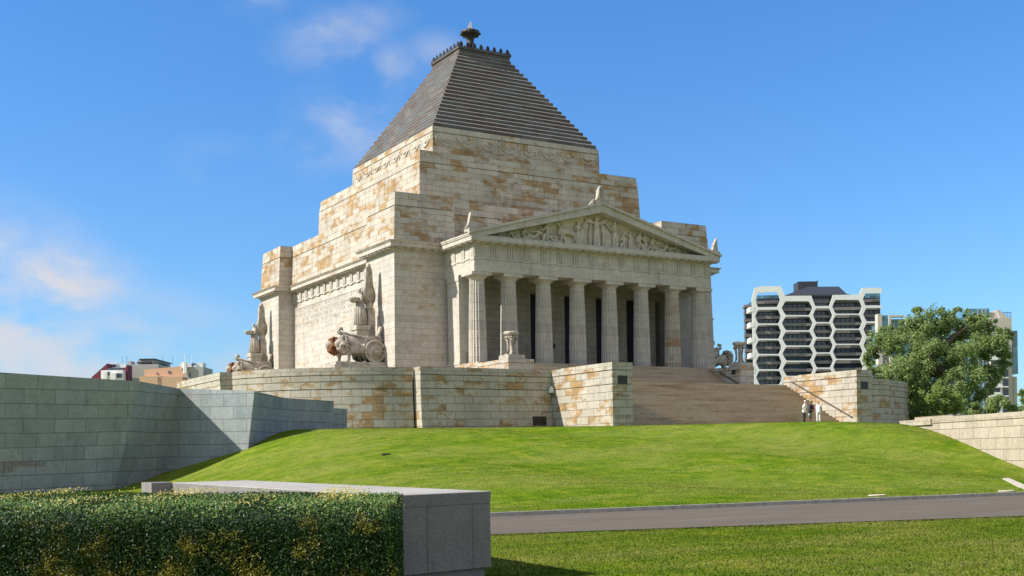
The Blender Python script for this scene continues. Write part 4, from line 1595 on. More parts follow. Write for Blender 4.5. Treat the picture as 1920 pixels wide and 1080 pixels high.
x = rng.uniform(-8, -1.1, n5); y = yfront(x) + .9 + (yb - yf + .6 - x * .3) * rng.random(n5)
keep = (x < -1.1 - (y - 10.35) * .085) & (np.sin(x * 2.7 + 1) + np.sin(x * 6.1 + y) + rng.normal(0, .5, n5) > .75)
x, y = x[keep], y[keep]; n5 = len(x)
z = ZH + rng.uniform(.0, .06, n5)
V5 = leaf_cloud(hw(x, y, z), np.tile(np.array([-.6, -.1, .5]) - FW * .4, (n5, 1)), rng.uniform(.024, .042, n5), rng.uniform(.010, .017, n5), .5)
quads('yellow_tips', V5, M['hedge_yellow'], HG, WLOC[HG.name])
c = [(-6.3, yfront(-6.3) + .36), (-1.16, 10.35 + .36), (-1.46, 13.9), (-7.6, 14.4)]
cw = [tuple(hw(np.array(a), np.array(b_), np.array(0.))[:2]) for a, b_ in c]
MB().prism(cw, cw, GROUND, ZH - .14).build('dark_core', M['hedge_core'], HG)  # solid box, near black to stand for the shade between the leaves

# ------------------------------------------------------------------ people
def person(loc, rz, label, h, pose, skinm, shirt, trousers, hairm, hat=False, sleeveless=False, shorts=False):
    t = thing('person', loc, label, 'person', None, rz)
    s = h / 1.82
    lean = pose.get('lean', 0)
    def L(z, y=0.0):
        return y - lean * max(0, z - .95)
    J = [(0, 0, .95, .145, .115), (0, L(1.2), 1.2, .14, .105), (0, L(1.42), 1.42, .165, .105), (0, L(1.56) - .01, 1.54, .06), (0, L(1.66) - .03, 1.64, .085, .095), (0, L(1.72) - .03, 1.735, .085, .09)]
    E = [(0, 1), (1, 2), (2, 3), (3, 4), (4, 5)]
    arms = []
    for sd in (-1, 1):
        pts = pose['R' if sd < 0 else 'L']
        i = len(J)
        for k, p in enumerate(pts):
            J.append((sd * p[0], L(p[2], p[1]), p[2], (.062, .046, .036, .04)[k]))
            E.append((2 if k == 0 else i + k - 1, i + k))
        # five short fingers
        hx, hy, hz = J[-1][:3]
        ex, ey, ez = J[-2][:3]
        d = Vector((hx - ex, hy - ey, hz - ez)).normalized()
        for k in range(5):
            off = (k - 2) * .017
            J.append((hx + d.x * .07 + off, hy + d.y * .07 - .015, hz + d.z * .07 - (.02 if k in (0, 4) else 0), .010))
            E.append((i + len(pts) - 1, len(J) - 1))
        arms.append(i)
    for sd in (-1, 1):
        i = len(J)
        J.extend([(sd * .095, -.01, .78, .085), (sd * .1, -.02, .48, .062), (sd * .105, .02, .1, .042), (sd * .11, -.12, .035, .04)])
        E.extend([(0, i), (i, i + 1), (i + 1, i + 2), (i + 2, i + 3)])
    body = put('body', skin(J, E, 1), skinm, t, scale=s)
    # clothes follow the body
    def rings(q, rr, n=16):
        vs, fs = [], []
        for (x, y, z, rx, ry) in rr:
            for k in range(n):
                a = 2 * PI * k / n
                vs.append((x + rx * math.cos(a), y + ry * math.sin(a), z))
        for j_ in range(len(rr) - 1):
            for k in range(n):
                fs.append((j_ * n + k, j_ * n + (k + 1) % n, (j_ + 1) * n + (k + 1) % n, (j_ + 1) * n + k))
        fs.append(tuple(reversed(range(n)))); fs.append(tuple(range((len(rr) - 1) * n, len(rr) * n)))
        q.add(vs, fs)
    q = MB()
    rings(q, [(0, 0, .84, .20, .15), (0, -.01, .95, .205, .155), (0, L(1.1), 1.1, .19, .145), (0, L(1.25), 1.25, .20, .15), (0, L(1.38), 1.38, .215, .145), (0, L(1.46), 1.46, .19, .125), (0, L(1.5), 1.51, .10, .09)])
    if not sleeveless:
        for sd in (-1, 1):
            pts = pose['R' if sd < 0 else 'L']
            p_ = [(sd * .15, L(1.41), 1.43), (sd * pts[0][0], L(pts[0][2], pts[0][1]), pts[0][2])]
            a, b_ = Vector(pts[0]), Vector(pts[1])
            for f_ in (.45, .85):
                m_ = a.lerp(b_, f_); p_.append((sd * m_.x, L(m_.z, m_.y), m_.z))
            q.tube(p_, [.085, .085, .078, .072], 10)
    o = q.build('shirt', shirt, smooth=True); o.parent = t; o.scale = (s, s, s)
    q = MB()
    rings(q, [(0, 0, 1.0, .17, .13), (0, 0, .9, .19, .145), (0, 0, .8, .185, .14), (0, 0, .74, .12, .1)])
    for sd in (-1, 1):
        lg = [(sd * .085, 0, .86), (sd * .095, -.01, .74), (sd * .1, -.02, .5)] + ([] if shorts else [(sd * .102, 0, .28), (sd * .105, .01, .06)])
        q.tube(lg, [.10, .105, .085] + ([] if shorts else [.075, .075]), 12)
    o = q.build('trousers', trousers, smooth=True); o.parent = t; o.scale = (s, s, s)
    q = MB()
    zc, yc = 1.69, L(1.69) - .02
    for k in range(14):
        pass
    prof = [(.094 * math.cos(a), .1 * math.sin(a)) for a in np.linspace(-.15 if not hat else .2, PI / 2 - .02, 8)]
    q.lathe([(r, zc + .02 + hh) for r, hh in prof], (0, yc + .015, 0), 16)
    if hat:
        q.outline([(-.075, 0), (.075, 0), (.06, .1), (-.06, .1)], (0, yc - .06, zc + .05), (1, 0, 0), (0, -1, .1), (0, 0, .008))
    o = q.build('cap' if hat else 'hair', hairm, smooth=True); o.parent = t; o.scale = (s, s, s)
    # face and shoes
    q = MB()
    fy = yc - .098
    q.tube([(0, fy + .02, 1.70), (0, fy - .018, 1.665), (0, fy + .012, 1.655)], [.012, .018, .012], 6)
    for e in (-1, 1):
        q.lathe([(.0, 0), (.022, .015), (.022, .035), (0, .05)], (e * .088, yc, 1.655), 8)
    o = q.build('face', skinm, smooth=True); o.parent = t; o.scale = (s, s, s)
    for sd in (-1, 1):
        q = MB().tube([(sd * .105, .06, .04), (sd * .107, -.05, .045), (sd * .11, -.17, .03)], [.05, .052, .035], 8)
        o = q.build('shoe', M['trouser_n'], smooth=True); o.parent = t; o.scale = (s, s, s)
    return t


def gz_(p):
    return float(lawn_z(p[0], p[1]))
DOWN = [(.2, 0, 1.42), (.24, .03, 1.14), (.22, -.06, .9), (.21, -.1, .83)]
HIP = [(.2, 0, 1.42), (.42, .08, 1.18), (.2, -.02, .98), (.14, -.06, .96)]
FRONT = [(.2, 0, 1.42), (.26, -.02, 1.14), (.18, -.28, 1.12), (.12, -.38, 1.14)]
REACH = [(.2, 0, 1.42), (.24, -.12, 1.14), (.18, -.34, 1.02), (.14, -.46, .98)]
def spot(px, Y):
    p = at(px, 794, Y); return (p[0], p[1], gz_(p))
bear = -YAW
person(spot(1508, 88), bear + R(70), 'person in a white shirt and navy trousers, hand on hip, leftmost of the three', 1.76, {'R': HIP, 'L': FRONT, 'lean': .12}, M['skin'], M['shirt_w'], M['trouser_n'], M['hair_w'])
person(spot(1519, 88.6), bear + R(40), 'person in a black cap, dark shirt and grey shorts, standing in the middle', 1.72, {'R': REACH, 'L': REACH, 'lean': .18}, M['skin2'], M['shirt_n'], M['trouser_g'], M['hair_k'], hat=True, shorts=True)
person(spot(1535, 87.8), bear + R(165), 'person in a white sleeveless top and cream trousers, standing on the right', 1.66, {'R': FRONT, 'L': DOWN}, M['skin'], M['shirt_w'], M['trouser_c'], M['hair_b'], sleeveless=True)

# ------------------------------------------------------------------ trees
def tree(loc, lobes, trunk, limbs, label, leaf, nleaf, size, name='broadleaf_tree'):
    t = thing(name, loc, label, 'tree' if name != 'bush' else 'bush')
    q = MB()
    if trunk:
        q.tube(trunk[0], trunk[1], 10)
        for l in limbs:
            q.tube(l[0], l[1], 7)
        q.build('trunk', M['bark'], t, smooth=True)
    V = []
    tot = sum(l[3] ** 2 for l in lobes)
    for (x, y, z, r) in lobes:
        n = int(nleaf * r ** 2 / tot)
        # sub-clumps so that the outline breaks up
        nc = max(6, int(r * r * 7))
        d = rng.normal(0, 1, (nc, 3)); d /= np.linalg.norm(d, axis=1)[:, None]
        cen = np.array([x, y, z]) + d * (r * rng.uniform(.35, 1.0, nc) ** .7)[:, None] * np.array([1, 1, .85])
        cr_ = r * rng.uniform(.22, .5, nc)
        idx = rng.integers(0, nc, n)
        e = rng.normal(0, 1, (n, 3)); e /= np.linalg.norm(e, axis=1)[:, None]
        rad = cr_[idx] * rng.random(n) ** .45 * np.where(rng.random(n) < .22, rng.uniform(1, 1.7, n), 1)
        p = cen[idx] + e * rad[:, None]
        V.append(leaf_cloud(p, e + np.array([0, 0, .4]), size * rng.uniform(.7, 1.3, n), size * rng.uniform(.45, .75, n), .6))
    quads('crown', np.concatenate(V), leaf, t, loc)
    return t


def tp(px, py, Y, r_px, dY=0):
    p = at(px, py, Y + dY)
    return (p[0], p[1], p[2], r_px / F * Y)


TY = 125
base = at(1708, 800, TY); base = (base[0], base[1], 2.0)
lob = [(1700, 655, 36, -1), (1660, 640, 30, 0), (1636, 668, 20, 1), (1648, 700, 22, -1), (1690, 700, 34, -3), (1725, 720, 28, -3),
       (1735, 610, 34, 0), (1765, 598, 26, 1), (1790, 620, 30, 2), (1830, 612, 26, 0), (1840, 650, 30, 0), (1870, 640, 24, -1), (1885, 632, 15, 0),
       (1800, 665, 30, -2), (1770, 650, 34, 2), (1745, 665, 30, -3), (1815, 705, 30, -3), (1785, 725, 26, -4), (1850, 700, 26, 0), (1866, 690, 20, 1),
       (1700, 745, 24, -2), (1680, 625, 22, 1), (1770, 690, 26, 1), (1735, 690, 24, 2), (1703, 610, 16, 0), (1860, 612, 14, 0), (1820, 590, 12, 0), (1795, 586, 12, 0), (1720, 585, 12, 0), (1886, 655, 20, 0), (1880, 675, 17, 1), (1893, 625, 12, 0), (1830, 735, 22, -2), (1800, 745, 20, -2), (1862, 725, 16, -1), (1760, 730, 24, 0), (1680, 720, 24, 1), (1720, 690, 26, 0)]
lobes = [tp(x, y, TY, r, d) for x, y, r, d in lob]
def T3(px, py, d=0):
    return tuple(at(px, py, TY + d))
trunk = ([base, T3(1712, 770), T3(1722, 735), T3(1738, 705), T3(1750, 670), T3(1765, 630)], [.95, .8, .65, .45, .3, .12])
limbs = [([T3(1712, 770), T3(1700, 735, -1), T3(1680, 700, -1), T3(1655, 668)], [.5, .38, .25, .1]),
         ([T3(1722, 740), T3(1715, 690), T3(1708, 640)], [.4, .25, .1]),
         ([T3(1738, 705), T3(1775, 690, -1), T3(1815, 660), T3(1860, 640)], [.4, .3, .2, .08]),
         ([T3(1740, 745), T3(1790, 738, -1), T3(1835, 715, -1), T3(1865, 690)], [.35, .28, .2, .08]),
         ([T3(1750, 675), T3(1790, 630), T3(1825, 605)], [.25, .18, .06]),
         ([T3(1712, 765), T3(1745, 745, -2), T3(1800, 735, -3)], [.35, .25, .1])]
tree(base, lobes, trunk, limbs, 'large spreading green tree beside the curved terrace wall', M['tree_leaf'], 72000, .26)
BY = 112
def bush(pts, label, Y, leaf, n, size, base_px):
    b0 = at(base_px, 792, Y); b0 = (b0[0], b0[1], 2.0)
    lobes = [tp(x, y, Y, r, d) for x, y, r, d in pts]
    st = [((b0), (b0[0] + .1, b0[1], b0[2] + 1.2)), [.14, .08]]
    lm = [([(b0[0], b0[1], b0[2] + .3), (l[0], l[1], l[2])], [.08, .03]) for l in lobes[:4]]
    tree(b0, lobes, st, lm, label, leaf, n, size, 'bush')
bush([(1735, 752, 23, 0), (1760, 746, 23, -1), (1786, 755, 21, 0), (1722, 772, 17, 0), (1755, 774, 22, -1), (1797, 772, 17, 0), (1775, 772, 18, -1)], 'round light green bush under the large tree, above the sandy wall', BY, M['bush_leaf'], 16000, .22, 1760)
bush([(1850, 762, 20, 0), (1878, 758, 20, 0), (1828, 768, 17, 0), (1900, 768, 13, 0), (1865, 774, 18, 0), (1812, 762, 14, 1)], 'low dark green bush right of the round bush, below the apartment balconies', 118, M['tree_leaf'], 10000, .24, 1865)
bush([(1695, 765, 10, 0), (1702, 780, 12, 0), (1697, 790, 10, 0)], 'small green bush between the curved terrace wall and the tree trunk', 119, M['bush_leaf'], 2500, .26, 1700)
bush([(1918, 742, 12, 0), (1930, 752, 16, 0), (1932, 770, 20, 0)], 'leafy green bush cut off by the right edge of the view', 140, M['tree_leaf'], 3000, .3, 1930)

# ------------------------------------------------------------------ far buildings
def mk_glass(name, c, rough=.15, spec=.8):
    t = NT(name)
    v = t.coord('Object')
    nz = t.noise(v, .35, 2, .5)
    col = t.ramp(nz, [(.35, tuple(x * .6 for x in c)), (.65, tuple(x * 1.3 for x in c))])
    return t.fin(col, rough, spec)
M['glass_dark'] = mk_glass('dark_window_glass', (.05, .062, .092))
M['glass_blue'] = mk_glass('blue_window_glass', (.10, .24, .32), .2)
M['lattice'] = plain('white_concrete_lattice', (.80, .78, .75), .7, .05, .2)
M['spandrel'] = plain('grey_brown_spandrel', (.22, .20, .19), .7, .15, .3)
M['roof_dark'] = plain('dark_metal_roof', (.045, .05, .06), .6, .1, .2)
M['beige'] = plain('beige_render', (.50, .45, .39), .8, .08, .2)
M['greyren'] = plain('grey_render', (.42, .40, .37), .8, .08, .2)
M['peach'] = plain('peach_render', (.62, .40, .26), .8, .06, .3)
M['maroon'] = plain('maroon_cladding', (.16, .035, .05), .7, .1, .3)


class Frame:
    """flat facing frame: survey pixels at a distance -> boxes turned to the camera bearing"""
    def __init__(self, name, px, Y, label, cat, group=None):
        p = at(px, 800, Y)
        self.Y = Y
        self.t = thing(name, (p[0], p[1], -1.75), label, cat, group, -YAW)
        self.x0 = float(p @ RT)

    def X(self, px, d=0):
        return (px - 960) / F * (self.Y + d) - self.x0

    def Z(self, px, py, d=0):
        return local(px, py, self.Y + d)[1] + 1.75

    def build(self, q, name, mat, parent=None, smooth=False):
        o = q.build(name, mat, smooth=smooth)
        o.parent = parent or self.t
        return o

    def box(self, q, xa, xb, ya, yb, d0, d1, to_ground=False, m=0):
        """pixel rectangle, from depth d0 to d1 behind the frame plane"""
        x0, x1 = self.X(xa, d0), self.X(xb, d0)
        xm = (xa + xb) / 2
        z1, z0_ = self.Z(xm, ya, d0), (0 if to_ground else self.Z(xm, yb, d0))
        return q.box(x0, x1, d0, d1, z0_, z1, m)


def poly_holes(outer, holes, depth):
    cu = bpy.data.curves.new('lat', 'CURVE'); cu.dimensions = '2D'; cu.fill_mode = 'BOTH'; cu.extrude = depth
    for pts in [outer] + holes:
        sp_ = cu.splines.new('POLY'); sp_.points.add(len(pts) - 1)
        for k, p in enumerate(pts):
            sp_.points[k].co = (p[0], p[1], 0, 1)
        sp_.use_cyclic_u = True
    ob = bpy.data.objects.new('lat', cu); COL.objects.link(ob)
    bpy.context.view_layer.update()
    me = to_mesh(ob)
    bpy.data.objects.remove(ob)
    return me


def round_poly(pts, r, n=4):
    out = []
    m_ = len(pts)
    for i in range(m_):
        p = Vector(pts[i]); a = Vector(pts[i - 1]); b_ = Vector(pts[(i + 1) % m_])
        e1, e2 = (a - p), (b_ - p)
        rr = min(r, e1.length * .45, e2.length * .45)
        s_, f_ = p + e1.normalized() * rr, p + e2.normalized() * rr
        for k in range(n + 1):
            t_ = k / n
            out.append(tuple((1 - t_) ** 2 * s_ + 2 * t_ * (1 - t_) * p + t_ ** 2 * f_))
    return out


# --- honeycomb apartment tower
A = Frame('apartment_tower', 1535, 470, 'white honeycomb-fronted apartment tower with dark glass and a dark hipped roof', 'apartment tower')
def ap(px, py):
    return (A.X(px), A.Z(px, py))
out = [(1414.5, 560), (1419.7, 540), (1431.6, 536.7), (1469, 536.4), (1476.6, 554.7), (1525.9, 554.3), (1533, 574), (1559.6, 573.6), (1566.7, 553), (1615.9, 552.2), (1621.5, 539.8), (1658, 539.5), (1658, 850), (1416, 850)]
holes = []
def hexa_cell(xc, yc, w, h, flat):
    return [(xc - w / 2, yc), (xc - flat / 2, yc - h / 2), (xc + flat / 2, yc - h / 2), (xc + w / 2, yc), (xc + flat / 2, yc + h / 2), (xc - flat / 2, yc + h / 2)]
cells = []
# column A (left), its top cell is an open frame above a roof terrace
cells.append([(1421, 563), (1424.6, 549), (1462.6, 547.3), (1467.9, 562.7), (1461.9, 575.4), (1425.3, 576.1)])
for k in range(1, 9):
    cells.append(hexa_cell(1444.5, 565.0 + 28.6 * k, 49.6, 25.9, 38))
for k in range(0, 9):
    cells.append(hexa_cell(1499.3, 577.8 + 28.5 * k, 58.8, 25.9, 44.5))
for k in range(0, 9):
    cells.append(hexa_cell(1546.8, 591.0 + 28.4 * k, 37.3, 25.9, 25.5))
for k in range(0, 9):
    cells.append(hexa_cell(1593.0, 575.2 + 28.2 * k, 56.8, 25.9, 44.5))
right_edge = [(1658, 549.8), (1627, 549.8), (1622.5, 561), (1627, 572.6), (1658, 572.6)]
for k in range(1, 9):
    yc = 561.5 + 28.4 * k
    right_edge += [(1658, yc - 12.6), (1628.5, yc - 12.6), (1622.5, yc), (1628.5, yc + 12.6), (1658, yc + 12.6)]
out = out[:-2] + right_edge + out[-2:]
hol = [round_poly([ap(*p) for p in c_], .6) for c_ in cells]
lat = poly_holes([ap(*p) for p in out], hol, .22)
lo = put('lattice', lat, M['lattice'], A.t, (0, 0, 0), (PI / 2, 0, 0)); lat.polygons.foreach_set('use_smooth', [False] * len(lat.polygons))
# chamfered sunlit left edge: a slim folded strip with stubs to the side wing
for k in range(9):
    y = 580.0 + 28.6 * k
    A.build(A.box(MB(), 1410.5, 1419, y - 4.5, y + 4.5, -.3, 6), 'side_bracket', M['lattice'])
q = MB(); A.box(q, 1425, 1655, 556, 800, 4, 30, True)
A.build(q, 'glass_wall', M['glass_dark'])
for k in range(18):
    y = 560.0 + 14.25 * k + 5
    A.build(A.box(MB(), 1423, 1655, y - 2.6, y + 2.8, 2.2, 3.9), 'spandrel', M['spandrel'])
q = MB()
for x_ in list(range(1427, 1655, 9)):
    A.box(q, x_, x_ + .7, 566, 800, 3.7, 3.95)
A.build(q, 'mullion', M['roof_dark'])
# roof
q = MB()
zr = A.Z(1535, 552)
rp = [(A.X(1476, 1.5), zr), (A.X(1594, 1.5), zr), (A.X(1578, 9), A.Z(1578, 537, 9)), (A.X(1520, 9), A.Z(1520, 537.5, 9))]
fr = [(rp[0][0], 1.5, rp[0][1]), (rp[1][0], 1.5, rp[1][1]), (rp[1][0], 26, rp[1][1]), (rp[0][0], 26, rp[0][1])]
tpz = [(rp[3][0], 9, rp[3][1]), (rp[2][0], 9, rp[2][1]), (rp[2][0], 20, rp[2][1]), (rp[3][0], 20, rp[3][1])]
q.hexa(fr, tpz)
A.box(q, 1474, 1598, 552.2, 556, .9, 27)
A.build(q, 'roof', M['roof_dark'])
q = MB(); A.box(q, 1502, 1538.5, 527.5, 545, 10, 18); A.box(q, 1538, 1538.8, 524, 530, 10, 10.4)
A.build(q, 'plant_room', M['roof_dark'])
q = MB(); A.box(q, 1526, 1567, 553, 575, 3.0, 3.9)
A.build(q, 'penthouse_glass', M['glass_dark'])
for r_ in ((1424, 1466, 553.5, 559.5, 1.2, 1.4), (1627, 1655, 550.5, 558.5, 1.2, 1.4)):
    A.build(A.box(MB(), *r_), 'balustrade', M['glass_blue'])
# rear wing with stacked balconies, left of the lattice
q = MB(); A.box(q, 1402, 1424, 573, 800, 14, 17, True)
A.build(q, 'rear_wing', M['glass_dark'])
q = MB()
for k in range(11):
    y = 578 + 14.3 * k
    A.build(A.box(MB(), 1400, 1420, y + 5, y + 10.5, 11.5, 13.9), 'balcony', M['spandrel'])
A.box(q, 1400, 1421, 571.5, 576, 11, 16)
A.build(q, 'wing_roof', M['spandrel'])

# --- blue glass and beige tower behind the tree
B2 = Frame('apartment_tower', 1780, 400, 'beige apartment tower with blue glass bands and balconies behind the large tree', 'apartment tower')
for r_ in ((1650, 1658, 588.5, 800, 0, 3, True), (1671, 1675, 590.5, 800, 0, 2.4, True), (1675.02, 1700, 591, 594, 0, 2.4), (1902, 1909, 706, 800, 2, 20, True)):
    B2.build(B2.box(MB(), *r_), 'wall', M['beige'])
q = MB()
B2.box(q, 1861, 1901, 596, 800, 1, 22, True); B2.box(q, 1860, 1884, 585.5, 596, 3, 20)
q.prism([(B2.X(1884), 2), (B2.X(1900), 2), (B2.X(1900), 20), (B2.X(1884), 20)], [(B2.X(1878), 2), (B2.X(1884), 2), (B2.X(1884), 20), (B2.X(1878), 20)], B2.Z(1890, 596), B2.Z(1885, 580))
B2.build(q, 'wall', M['beige'])
q = MB()
B2.box(q, 1675, 1859.5, 597, 800, 2.5, 24, True); B2.box(q, 1818, 1859.5, 578.5, 592, 2.5, 20); B2.box(q, 1658.05, 1670.95, 591, 800, .6, 2.4, True); B2.box(q, 1902, 1911.5, 620, 701, 1.5, 10)
B2.build(q, 'curtain_wall', M['glass_blue'])
q = MB()
for x_ in (1838, 1846, 1853, 1720, 1745, 1770, 1795, 1820):
    B2.box(q, x_, x_ + .8, 579 if x_ > 1830 else 593, 800, 2.3, 2.6)
for k in range(16):
    B2.box(q, 1676, 1859, 600 + 13 * k, 600.8 + 13 * k, 2.25, 2.55)
for k in range(6):
    B2.box(q, 1902, 1912, 628 + 13 * k, 628.6 + 13 * k, 1.3, 1.6)
B2.build(q, 'mullion', M['greyren'])
for k in range(11):
    y = 640 + 17.3 * k
    B2.build(B2.box(MB(), 1862, 1893, y + 2, y + 15, .6, 1.05), 'window', M['glass_dark'])
    q = MB()
    B2.box(q, 1861, 1893, y + 15, y + 17, -1.6, .9); B2.box(q, 1862, 1879, y + 9, y + 15, -1.6, -1.45); B2.box(q, 1880, 1882, y, y + 15, -.9, .9)
    B2.build(q, 'balcony', M['lattice'])
    if k < 8:
        B2.build(B2.box(MB(), 1775, 1800, y + 2, y + 14, 2.1, 2.6), 'window', M['glass_dark'])
        B2.build(B2.box(MB(), 1772, 1800, y + 15, y + 17, .4, 2.4), 'balcony', M['lattice'])
q = MB()
B2.box(q, 1885, 1900, 585, 585.8, 2, 2.2)
for x_ in range(1885, 1901, 3):
    B2.box(q, x_, x_ + .4, 585, 596, 2, 2.2)
B2.build(q, 'roof_railing', M['roof_dark'])

# --- rooftops beyond the granite wall on the left
L1 = Frame('apartment_block', 215, 270, 'apartment block with a sloping maroon parapet and white balconies, leftmost rooftop', 'apartment block')
q = MB()
for xa, xb in ((173, 203), (218, 241)):
    for d in (0,):
        pts = [(L1.X(xa), 0), (L1.X(xb), 0), (L1.X(xb), L1.Z(xb, 681 if xa < 200 else 684)), (L1.X(xa), L1.Z(xa, 707 if xa < 200 else 708))]
        q.outline(pts, (0, 2, 0), (1, 0, 0), (0, 0, 1), (0, 1.6, 0))
L1.build(q, 'parapet', M['maroon'])
def each(fr, name, mat, rows):
    for r_ in rows:
        fr.build(fr.box(MB(), *r_), name, mat)
each(L1, 'wall', M['lattice'], [(192, 233, 694, 760, -1.5, 4, True), (203, 222, 681, 700, 4.02, 9), (223, 239, 683, 690, 4.2, 9)])
each(L1, 'balcony', M['lattice'], [(196, 202, 697, 712, -2.6, -1.51), (209, 219, 699, 712, -2.6, -1.51)])
each(L1, 'window', M['glass_dark'], [(204, 222, 690, 694, -1.2, -.2), (203, 208, 697, 704, -1.62, -1.505), (222, 231, 700, 708, -1.6, -1.505), (208, 220, 683, 688, 3.9, 4.01), (226, 236, 689.5, 694, 3.9, 4.1)])
L2 = Frame('apartment_block', 262, 280, 'plain grey apartment block with a stepped rooftop, between the maroon and peach blocks', 'apartment block')
each(L2, 'wall', M['greyren'], [(233, 300, 683, 760, 0, 20, True), (262, 293, 674, 683, 3, 16), (243, 249, 677, 683, 1, 4)])
q = MB(); L2.box(q, 264, 293.5, 672.3, 674, 2.5, 17); L2.box(q, 259, 284, 678.5, 681, 1, 2.9); L2.box(q, 293, 304, 680, 682.5, 2, 8); L2.box(q, 302, 303, 680, 690, 2, 2.5)
L2.build(q, 'roof', M['roof_dark'])
q = MB()
for x_ in (232, 241, 308, 327):
    L2.box(q, x_, x_ + .35, 668, 684, 6, 6.1)
L2.build(q, 'aerial', M['roof_dark'])
L3 = Frame('apartment_block', 330, 255, 'peach apartment block with rooftop plant equipment, nearest the memorial', 'apartment block')
q = MB()
z0_ = 0
q.outline([(L3.X(273), 0), (L3.X(347), 0), (L3.X(347), L3.Z(347, 686)), (L3.X(273), L3.Z(273, 693))], (0, 4, 0), (1, 0, 0), (0, 0, 1), (0, 4, 0))
L3.box(q, 264, 306, 705.5, 760, -3, -.01, True)
q.box(L3.X(306), L3.X(352), -3, -.01, 0, L3.Z(330, 708))
L3.build(q, 'wall', M['peach'])
each(L3, 'side_wall', M['greyren'], [(347.2, 384, 688, 760, 0, 8, True), (385, 392, 699, 760, 1, 6, True)])
q = MB()
L3.box(q, 340, 345, 683, 687, .5, 3); L3.box(q, 354, 362, 682, 688, .5, 3); L3.box(q, 372, 383, 680, 688, 1, 4); L3.box(q, 343, 347, 679, 690, -.4, .0)
for x_ in (349, 351, 353):
    q.lathe([(.25, 0), (.25, 2.4)], (L3.X(x_), -.4, L3.Z(x_, 700)), 8)
q.lathe([(.1, 0), (.05, 3.0)], (L3.X(348), 1, L3.Z(348, 686)), 6); q.lathe([(.1, 0), (.05, 2.6)], (L3.X(361), 1, L3.Z(361, 686)), 6)
L3.build(q, 'rooftop_plant', M['lattice'])
each(L3, 'window', M['glass_dark'], [(296, 299, 699, 702, -.1, -.005), (318, 323, 696, 700, -.1, -.005), (345, 350, 689, 697, -.55, -.45), (357, 360, 699, 707, -.1, -.005), (362, 369, 681, 684, .4, 2)])

# ------------------------------------------------------------------ camera, sun, sky
cam = bpy.data.cameras.new('camera')
cam.sensor_width = 36; cam.sensor_fit = 'HORIZONTAL'
cam.lens = F / 1920 * 36
cam.shift_y = (CY - 540) / 1920
cam.shift_x = 0
cam.clip_end = 6000; cam.clip_start = .1
co = bpy.data.objects.new('camera', cam)
COL.objects.link(co)
co.matrix_world = Matrix((tuple(R3), tuple(U3), tuple(-FW))).transposed().to_4x4()
scn.camera = co

SUN = Vector((-.96, .287, 0)).normalized()
EL = R(37.5)
sd = Vector((SUN.x * math.cos(EL), SUN.y * math.cos(EL), math.sin(EL)))
sl = bpy.data.lights.new('sun', 'SUN'); sl.energy = 5.0; sl.angle = R(.53); sl.color = (1, .95, .86)
so = bpy.data.objects.new('sun', sl); COL.objects.link(so)
so.rotation_euler = sd.to_track_quat('Z', 'Y').to_euler()

w = bpy.data.worlds.new('World'); scn.world = w
w.use_nodes = True
nt = w.node_tree
bg = nt.nodes['Background']
sky = nt.nodes.new('ShaderNodeTexSky'); sky.sky_type = 'NISHITA'; sky.sun_disc = False
sky.sun_elevation = EL; sky.sun_rotation = math.atan2(SUN.x, SUN.y)
sky.air_density = 1.0; sky.dust_density = .6; sky.ozone_density = 3.5
bg.inputs['Strength'].default_value = .15
def wn(t_, **k):
    n_ = nt.nodes.new(t_)
    for a_, v_ in k.items(): setattr(n_, a_, v_)
    return n_
tc_ = wn('ShaderNodeTexCoord')
def dirpx(px, py):
    d = FW + R3 * (px - 960) / F - U3 * (py - CY) / F
    return d / np.linalg.norm(d)
mp = wn('ShaderNodeMapping'); mp.inputs['Scale'].default_value = (1, 1, 1.9)
nt.links.new(tc_.outputs['Generated'], mp.inputs[0])
nz = wn('ShaderNodeTexNoise'); nz.inputs['Scale'].default_value = 9; nz.inputs['Detail'].default_value = 7; nz.inputs['Roughness'].default_value = .56; nz.inputs['Distortion'].default_value = .3
nt.links.new(mp.outputs[0], nz.inputs['Vector'])
acc = None
def mth(op, a, b_):
    m_ = wn('ShaderNodeMath', operation=op)
    for i_, v_ in enumerate((a, b_)):
        if isinstance(v_, (int, float)): m_.inputs[i_].default_value = v_
        else: nt.links.new(v_, m_.inputs[i_])
    return m_.outputs[0]
# clouds where the photograph's sky has them: centre, radius (rad), squash, weight
for px, py, rad, sq_, wt in ((100, 530, .07, 1.9, 1.15), (0, 580, .09, 1.1, 1.05), (90, 670, .16, 2.4, .9), (230, 620, .09, 2.4, .45), (620, 80, .05, 1.8, .62), (720, 125, .035, 1.5, .5), (660, 225, .05, 1.3, .6), (575, 285, .035, 1.7, .42), (815, 95, .03, 1.8, .32), (490, 5, .03, 2.0, .4), (700, 30, .035, 2.2, .3), (360, 690, .09, 2.8, .5), (420, 310, .05, 2.0, .15)):
    d = dirpx(px, py)
    vs_ = wn('ShaderNodeVectorMath', operation='SUBTRACT'); nt.links.new(tc_.outputs['Generated'], vs_.inputs[0]); vs_.inputs[1].default_value = tuple(d)
    vm = wn('ShaderNodeVectorMath', operation='MULTIPLY'); nt.links.new(vs_.outputs[0], vm.inputs[0]); vm.inputs[1].default_value = (1 / rad, 1 / rad, sq_ / rad)
    ln = wn('ShaderNodeVectorMath', operation='LENGTH'); nt.links.new(vm.outputs[0], ln.inputs[0])
    mr = wn('ShaderNodeMapRange', interpolation_type='SMOOTHSTEP'); nt.links.new(ln.outputs['Value'], mr.inputs['Value'])
    mr.inputs['From Min'].default_value = 0; mr.inputs['From Max'].default_value = 1.35; mr.inputs['To Min'].default_value = wt; mr.inputs['To Max'].default_value = 0
    acc = mr.outputs[0] if acc is None else mth('MAXIMUM', acc, mr.outputs[0])
